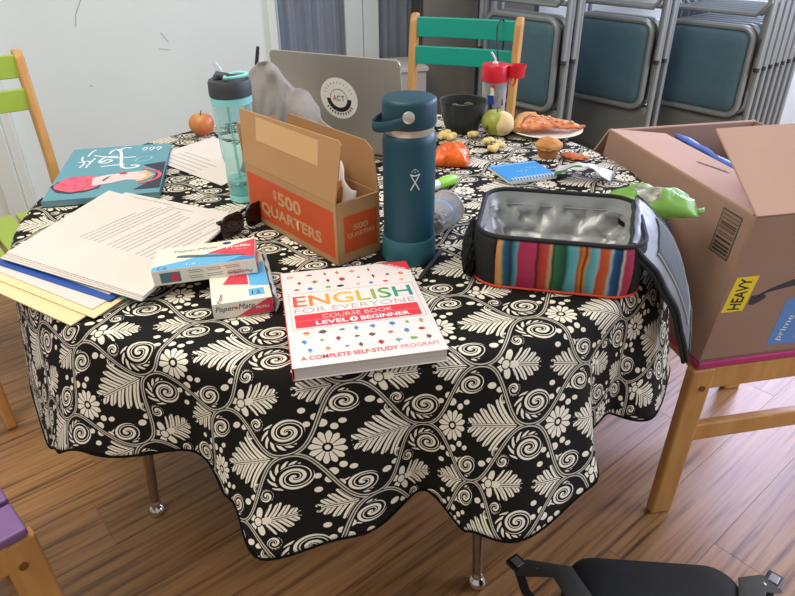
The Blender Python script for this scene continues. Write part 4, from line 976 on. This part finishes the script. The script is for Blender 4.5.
MB().tube([(.0250, -.0052, .266), (.0180, -.0058, .230)], .0012, 6).build('clip', mat('dark_clip', '#2e2e30', .4), pn_)

def fruit(name, label, loc, r_, m_, sq=.9, seed=1):
    t = thing(name, label, 'fruit', loc)
    prof = []
    for k in range(17):
        a = -pi / 2 + pi * k / 16; rr = r_ * cos(a) * (1.0 + .06 * sin(a)); prof.append((max(.0005, rr), r_ * sq * (1 + sin(a)) - (.22 * r_ * math.exp(-(rr / (.3 * r_)) ** 2) if a > 0 else -.08 * r_ * math.exp(-(rr / (.3 * r_)) ** 2))))
    MB().lathe(prof, 28).build('flesh', m_, t, smooth=True, angle=False)
    MB().tube([(0, 0, r_ * sq * 1.75), (.002, 0, r_ * sq * 2.05), (.005, .002, r_ * sq * 2.2)], .0014, 6).build('stem', mat('brown_stem', '#5a3a1e', .8), t, smooth=True)
    return t
fruit('apple', 'red and yellow apple near the far table edge by the wall', (-.548, 1.853, TZ + .002), .035, mat('red_yellow_apple', '#b9502f', .4, col2='#c28a44', vscale=22), .92)
gp = fruit('apple', 'half-eaten green apple beside the dark salad bowl', (.279, 1.838, TZ + .002), .041, mat('green_apple', '#8d9a3a', .4, col2='#a8a64a', vscale=30), .88)
gp.rotation_euler = (0, 0, 0)
MB().blob((.016, -.012, .036), (.032, .035, .033), .10, 4, 3).build('bite', mat('apple_flesh', '#dcc48e', .7, var=.08, vscale=40), gp, smooth=True)
MB().blob((-.028, -.028, .030), (.005, .004, .008), .2, 4, 2, 2).build('bruise', mat('brown_bruise', '#5a4a1a', .7), gp, smooth=True)

bw = thing('salad_bowl', 'dark clear plastic bowl with wilted greens behind the teal bottle', 'bowl', (.190, 1.892, TZ + .002))
MB().lathe([(.0, .0), (.044, .0), (.048, .004), (.060, .04), (.066, .082), (.068, .086), (.064, .084), (.058, .042), (.046, .008), (.0, .006)], 36, cap=False).build('bowl', clear_mat('smoky_plastic', '#5c605e', .30, .12), bw, smooth=True)
MB().blob((.004, 0, .034), (.046, .046, .030), .45, 5, 8, 4).build('greens', mat('dark_greens', '#2b3022', .9, col2='#15180f', vscale=60), bw, smooth=False)
b = MB()
for k in range(7): b.blob((-.03 + .009 * k, -.01 + .015 * (k % 3), .062 + .006 * (k % 2)), (.012, .01, .006), .5, 3, k, 2)
b.build('lettuce', mat('pale_leaf', '#50583c', .8), bw)

tu = thing('tumbler', 'clear printed tumbler with red screw lid, straw and red cup handle', 'cup', (.302, 2.075, TZ + .002))
rp_ = mat('red_plastic', '#d3202f', .35)
MB().lathe([(.0, .0), (.034, .0), (.036, .004), (.0385, .10), (.0385, .103)], 36, cap=False).build('body', clear_mat('clear_tumbler', '#d6d6d2', .30, .08), tu, smooth=True)
MB().lathe([(.0, .003), (.032, .003), (.0345, .06), (.0, .062)], 28, cap=False).build('drink', clear_mat('pale_drink', '#b9b6ae', .35), tu, smooth=True)
def wrapp(u, v, a0, a1, z0, z1, r_=.0382): a = R(a0 + (a1 - a0) * u); z = z0 + (z1 - z0) * v; rr = .036 + .0025 * z / .1 + .0006; return (rr * cos(a), rr * sin(a), z)
for a0, a1, z0, z1, c_ in ((-130, -95, .035, .062, '#1f3f8f'), (-125, -100, .02, .036, '#1b2348'), (-118, -96, .062, .085, '#e9e0c8'), (-112, -92, .080, .094, '#c2352a'), (-80, -55, .045, .08, '#8f8f88'), (-60, -45, .03, .05, '#4a4a48')):
    MB().grid(lambda u, v: wrapp(u, v, a0 + 4 * sin(v * 3), a1 - 5 * v, z0, z1), 5, 3).build('printed_patch', mat('patch_' + c_[1:], c_, .5), tu, smooth=True)
MB().lathe([(.036, .098), (.0405, .099), (.0415, .103), (.0415, .142), (.039, .147), (.0, .1475)], 36).build('lid', rp_, tu, smooth=True)
MB().lathe([(.006, .1475), (.009, .148), (.009, .153), (.006, .154)], 16, (-.002, 0, 0)).build('grommet', mat('clear_silicone', '#d8d4cf', .4), tu, smooth=True)
MB().tube([(-.002, 0, .10), (-.002, 0, .158), (-.004, -.002, .164), (-.016, -.004, .182)], .0032, 10).build('straw', mat('white_straw', '#e4e6ea', .4), tu, smooth=True)
sc_ = MB().lathe([(.0, -.020), (.020, -.020), (.024, -.018), (.0275, .012), (.029, .016), (.0275, .016), (.023, -.014), (.0, -.016)], 28, (.062, -.012, .130), cap=False).build('side_cup', rp_, tu, smooth=True)
MB().tube([(.036, -.008, .135), (.046, -.010, .136)], .008, 8).build('arm', rp_, tu, smooth=True)
MB().tube([(.044, -.020, .118), (.044, -.024, .095), (.052, -.024, .088), (.058, -.022, .095), (.060, -.020, .116)], .0032, 8).build('handle_loop', rp_, tu, smooth=True)

pl = thing('paper_plate', 'round white paper plate holding the pizza slice', 'plate', (.424, 1.862, TZ + .002))
MB().lathe([(.0, .0), (.070, .0), (.078, .004), (.100, .012), (.104, .0125), (.104, .014), (.098, .0136), (.076, .0062), (.068, .0025), (.0, .0025)], 48, cap=False).build('dish', mat('cream_paper_plate', '#ece2cf', .8), pl, smooth=True)
pz = thing('pizza_slice', 'slice of cheese and tomato pizza lying on the paper plate', 'pizza', (.420, 1.866, TZ + .0155), R(4))
chz = mat('cheese_tomato_topping', '#dd9a55', .55, col2='#b23a24', vscale=75, bump=.6, bscale=50); crust = mat('baked_crust', '#cf9a52', .8, col2='#a8702f', vscale=20)
out = [(-.098, -.035), (-.088, .020), (-.060, .060), (-.035, .072), (.09, -.03), (.06, -.05), (0, -.055), (-.06, -.05)]
def pzf(u, v):
    a = Vector((-.086, -.052)).lerp(Vector((-.004, .086)), v); e = Vector((.108, -.036)); p = a.lerp(e, u)
    return (p.x, p.y, .002 + .016 * (1 - u) ** .7 * sin(pi * min(1, .12 + v * .8)) + .007 * noise.noise(Vector((p.x * 60, p.y * 60, 1))) + .004)
MB().grid(pzf, 26, 16).build('topping', chz, pz, smooth=True, solid=.008)
MB().tube([(-.088, -.052, .010), (-.082, -.020, .016), (-.062, .026, .020), (-.036, .064, .016), (-.006, .088, .012)], [.008, .012, .0135, .0125, .009], 10).build('crust', crust, pz, smooth=True)
b = MB(); rb = random.Random(8)
for k in range(16):
    u, v = rb.uniform(.05, .8), rb.uniform(.1, .9); p = pzf(u, v); b.blob((p[0], p[1], p[2] + .005), (rb.uniform(.004, .010), rb.uniform(.004, .008), .0025), .4, 3, k, 2)
stuff(b.build('melted_cheese', mat('melted_cheese', '#dda35a', .5), pz, smooth=True))
sp_ = MB().blob((0, 0, .006), (.036, .017, .007), .45, 4, 6, 3, flat=.0005).build('pizza_crust', mat('tomato_scraps', '#cf7a45', .7, col2='#b0512c', vscale=60), None, smooth=True)
sp_.location = (.450, 1.628, TZ + .002); sp_.rotation_euler = (0, 0, R(-32)); tag(sp_, 'torn scrap of pizza lying beside the muffin', 'pizza')

mu = thing('muffin', 'small golden muffin in front of the paper plate', 'muffin', (.388, 1.648, TZ + .002))
pr_ = []
for k in range(49):
    a = 2 * pi * k / 48; pr_.append((cos(a), sin(a)))
rings = []
for r_, z in ((.022, 0), (.0255, .012), (.0285, .026)): rings.append([((r_ + .0011 * (k % 2)) * cos(2 * pi * k / 40), (r_ + .0011 * (k % 2)) * sin(2 * pi * k / 40), z) for k in range(40)])
MB().loft(rings).build('base', mat('muffin_side', '#a8703a', .85, var=.1, vscale=60), mu, smooth=True)
MB().blob((0, 0, .030), (.0335, .0335, .018), .16, 3, 9, 4, flat=.022).build('top', mat('muffin_crown', '#d39c58', .8, col2='#b87a3a', vscale=30, bump=.4, bscale=120), mu, smooth=True)

np_ = thing('spiral_notepad', 'bright blue spiral notepad lying behind the lunch bag', 'notepad', (.262, 1.447, TZ + .002), R(19))
MB().box((.060, .055, .004), (.124, .106, .006)).build('pages', mat('notepad_pages', '#d8dcdc', .8), np_)
bl = mat('bright_blue_cover', '#2f8fd0', .4); MB().box((.060, .056, .0078), (.126, .108, .0014)).build('cover', bl, np_, bevel=.0004)
for k in range(15):
    x = .004 + k * .008; MB().tube([(x + .0, -.001 + .008 * cos(a), .0075 + .0070 * sin(a)) for a in [2 * pi * q / 9 for q in range(9)]], .0011, 5, closed=True).build('wire_ring', mat('white_wire', '#dfe4e6', .4), np_)
b = MB(); NM = Matrix.Translation((0, 0, .0085))
for (x, y) in ((.042, .050), (.075, .066)):
    b.tube([NM @ Vector((x + .004 * k, y + .006 * sin(k * 1.9), .0004)) for k in range(9)], .0009, 5, ry=.0004, up=(0, 0, 1))
b.build('script_lettering', mat('pale_blue_print', '#9fd0ee', .5), np_)
decal('cover_stripe', rect(0, .100, .122, .103), NM, mat('pale_blue_print', '#9fd0ee'), np_)

ob = MB()
def of(u, v):
    x, y = -.040 + .085 * u, -.055 + .11 * v; e = (sin(pi * u) * sin(pi * v)) ** .3
    return (x + .004 * noise.noise(Vector((v * 6, u * 3, 1))), y, .002 + .052 * e * (.75 + .35 * noise.noise(Vector((u * 3.5, v * 3.5, 4)))))
ob.grid(of, 22, 22)
o_ = ob.build('snack_bag', mat('orange_foil', '#e8651c', .3, .1, var=.10, vscale=25, bump=.6, bscale=40), None, smooth=True, solid=.002); o_.location = (.137, 1.622, TZ + .002); o_.rotation_euler = (0, 0, R(-8))
tag(o_, 'shiny orange snack bag beside the teal insulated bottle', 'snack bag')
mk = thing('marker', 'lime green highlighter marker lying by the teal insulated bottle', 'marker', (.068, 1.400, TZ + .013), R(41))
limeg = mat('lime_plastic', '#8fd02f', .4)
def along(prof, nm, m_): return MB().lathe(prof, 18).build(nm, m_, mk, smooth=True)
for o_ in (along([(.0, -.03), (.0105, -.03), (.0108, -.028), (.0108, .034)], 'barrel', mat('white_barrel', '#e6e8e4', .4)), along([(.0095, .034), (.0118, .035), (.0122, .05), (.0118, .084), (.008, .09), (.0, .0905)], 'cap', limeg)):
    o_.matrix_basis = frame((0, 0, 0), (0, 0, 1), (1, 0, 0))
cu_ = thing('plastic_cup', 'crushed clear plastic cup lying behind the teal insulated bottle', 'cup', (.083, 1.20, TZ + .033), R(64))
o_ = MB().lathe([(.0, -.045), (.024, -.045), (.0265, -.043), (.0335, .036), (.0355, .040), (.0345, .042)], 32, cap=False).build('wall', clear_mat('clear_cup', '#ecebeb', .05, .1), cu_, smooth=True); o_.matrix_basis = frame((0, 0, 0), (0, 0, 1), (1, 0, 0))
o_ = MB().lathe([(.0352, .0385), (.037, .0395), (.037, .0415), (.0352, .0425)], 32).build('rim', clear_mat('cup_rim', '#e6e6e6', .5), cu_, smooth=True); o_.matrix_basis = frame((0, 0, 0), (0, 0, 1), (1, 0, 0))
o_ = MB().lathe([(.0296, -.004), (.0305, .006)], 32, cap=False).build('blue_band', mat('sky_blue_print', '#5aa9d6', .5), cu_, smooth=True); o_.matrix_basis = frame((0, 0, 0), (0, 0, 1), (1, 0, 0))
MB().blob((-.004, 0, -.008), (.030, .018, .016), .6, 4, 3, 3).build('crumpled_wrapper', clear_mat('crumpled_film', '#b9b2b4', .5, .2), cu_, smooth=True)
sty = thing('stylus', 'thin black pen lying between the course book and the lunch bag', 'pen', (0, 0, TZ + .006))
MB().tube([(.036, .985, 0), (.041, .996, .0), (.078, 1.088, .0), (.082, 1.098, 0)], [.0015, .0042, .0042, .0035], 10).build('barrel', ink, sty, smooth=True)
MB().tube([(.078, 1.086, .0045), (.064, 1.052, .0052)], .001, 6).build('clip', MC['dark_clip'], sty)

pop = mat('popcorn_yellow', '#ead79a', .85, col2='#dcc070', vscale=60)
for k, (x, y) in enumerate([(.127, 1.800), (.150, 1.793), (.139, 1.826), (.214, 1.815), (.248, 1.752), (.252, 1.688), (.272, 1.716)]):
    b = MB()
    for q in range(4): b.blob((.008 * cos(q * 1.7 + k), .008 * sin(q * 2.3 + k), .009 + .003 * (q % 2)), (.010, .009, .008), .3, 3, k * 5 + q, 2)
    o_ = b.build('popcorn_piece', pop, None, smooth=True); o_.location = (x, y, TZ + .002); tag(o_, 'pale yellow popcorn piece lying on the patterned tablecloth', 'popcorn', 'popcorn pieces on the cloth')

# snack pouches
lg_ = mat('lime_foil', '#7bab48', .35, .0, var=.08, vscale=30, bump=.5, bscale=45)
def gf(u, v):
    x = -.085 + .17 * u; wv = .060 * (1 - .35 * u); y = (v - .5) * 2 * wv
    e = (max(0, sin(pi * u)) * max(0, sin(pi * v))) ** .5
    return (x, y, .012 + .045 * e + .014 * noise.noise(Vector((u * 4.5, v * 4.5, 8))) + .01 * u)
t = thing('snack_pouch', 'open lime green snack pouch with clear window beside the cardboard box', 'snack bag', (.505, 1.225, TZ + .014), R(-10))
MB().grid(gf, 22, 16).build('pouch', lg_, t, smooth=True, solid=.0015)
def gw(u, v): p = gf(.30 + .26 * u, .14 + .5 * v); return (p[0], p[1], p[2] + .002)
MB().grid(gw, 8, 8).build('window', mat('pouch_window', '#cfd2bd', .25, col2='#5a4a3a', vscale=45), t, smooth=True)
MB().grid(lambda u, v: (.072 + .030 * u, -.018 + .04 * v * (1 - .3 * u) + .01 * u, .016 + .006 * sin(v * 5) + .004 * u), 6, 6).build('tail', lg_, t, smooth=True, solid=.001)
def hf(u, v):
    x = -.065 + .13 * u; y = -.035 + .07 * v
    return (x, y, .003 + .026 * sin(pi * u) * (1 - .5 * v) + .008 * noise.noise(Vector((u * 4, v * 4, 11))) + .006)
t = thing('snack_wrapper', 'crumpled white and green snack wrapper behind the lunch bag lid', 'wrapper', (.440, 1.490, TZ + .003), R(-20))
MB().grid(hf, 18, 10).build('foil', mat('white_foil', '#d9dada', .25, .15, bump=.5, bscale=40), t, smooth=True, solid=.0012)
def hf2(u, v): p = hf(.02 + .45 * u, .0 + .35 * v); return (p[0], p[1] - .006, p[2] + .0016)
MB().grid(hf2, 10, 6).build('green_panel', mat('leaf_green_print', '#3f8a2f', .4, col2='#1f5a1c', vscale=40), t, smooth=True)

# strap hanging on the teal chair
sp2 = MB().tube([(.352, 2.30, .72), (.350, 2.345, .84), (.348, 2.40, .90), (.352, 2.44, .945), (.372, 2.475, .966), (.388, 2.51, .94), (.39, 2.53, .85)], .0032, 8).build('cord', ink, None, smooth=True)
tag(sp2, 'thin black cord looped over the back of the teal slatted chair', 'cord')

# ================================================================== backpack on the floor
bp_ = thing('backpack', 'black backpack lying on the wooden floor with grey straps', 'backpack', (.478, .712, 0), R(-5))
bkm = mat('black_canvas', '#17181a', .85, var=.08, vscale=60, bump=.2, bscale=500); bks = mat('grey_webbing', '#383833', .85, bump=.2, bscale=600)
rg = []
for ins, z in ((.05, .0), (.012, .012), (0, .05), (.0, .13), (.006, .170), (.022, .190), (.06, .200)):
    rg.append([(x, y, z + .004 * noise.noise(Vector((x * 9, y * 9, z * 9)))) for x, y in rrect(.335 - 2 * ins, .32 - 2 * ins, max(.02, .06 - ins * .5), 7)])
MB().loft(rg).build('body', bkm, bp_, smooth=True)
for x in (-.045, .05):
    MB().tube([(x, .15, .15), (x - .004, .10, .1735), (x - .002, 0, .176), (x, -.13, .170)], .002, 6, ry=.001).build('seam', mat('black_seam', '#0e0e0f', .9), bp_, smooth=True)
for sx in (-1, 1):
    pts = [(sx * .15, -.10, .203), (sx * .150, .03, .206), (sx * .175, .10, .192), (sx * .225, .135, .150), (sx * .245, .15, .135)]
    MB().tube(pts, .024, 10, ry=.004, up=(0, 0, 1)).build('shoulder_strap', bks, bp_, smooth=True)
    q = MB().box((sx * .252, .157, .134), (.03, .035, .012), R(-40 * sx)).build('buckle', mat('black_buckle', '#141414', .35), bp_, bevel=.002)
    MB().box((sx * .252, .157, .1405), (.018, .022, .004), R(-40 * sx)).build('buckle_bar', mat('grey_metal_bar', '#8a8d8e', .3, .7), q, bevel=.001)
    MB().lathe([(.0, .0), (.004, .0), (.004, .002), (.0, .003)], 12, (sx * .215, .125, .162)).build('rivet', mat('grey_metal_bar', '#8a8d8e'), bp_)
    MB().tube([(sx * .252, .157, .132), (sx * .235, .12, .10), (sx * .19, .09, .06), (sx * .165, .06, .04)], .010, 8, ry=.0015, up=(0, 1, 0)).build('webbing', bkm, bp_, smooth=True)
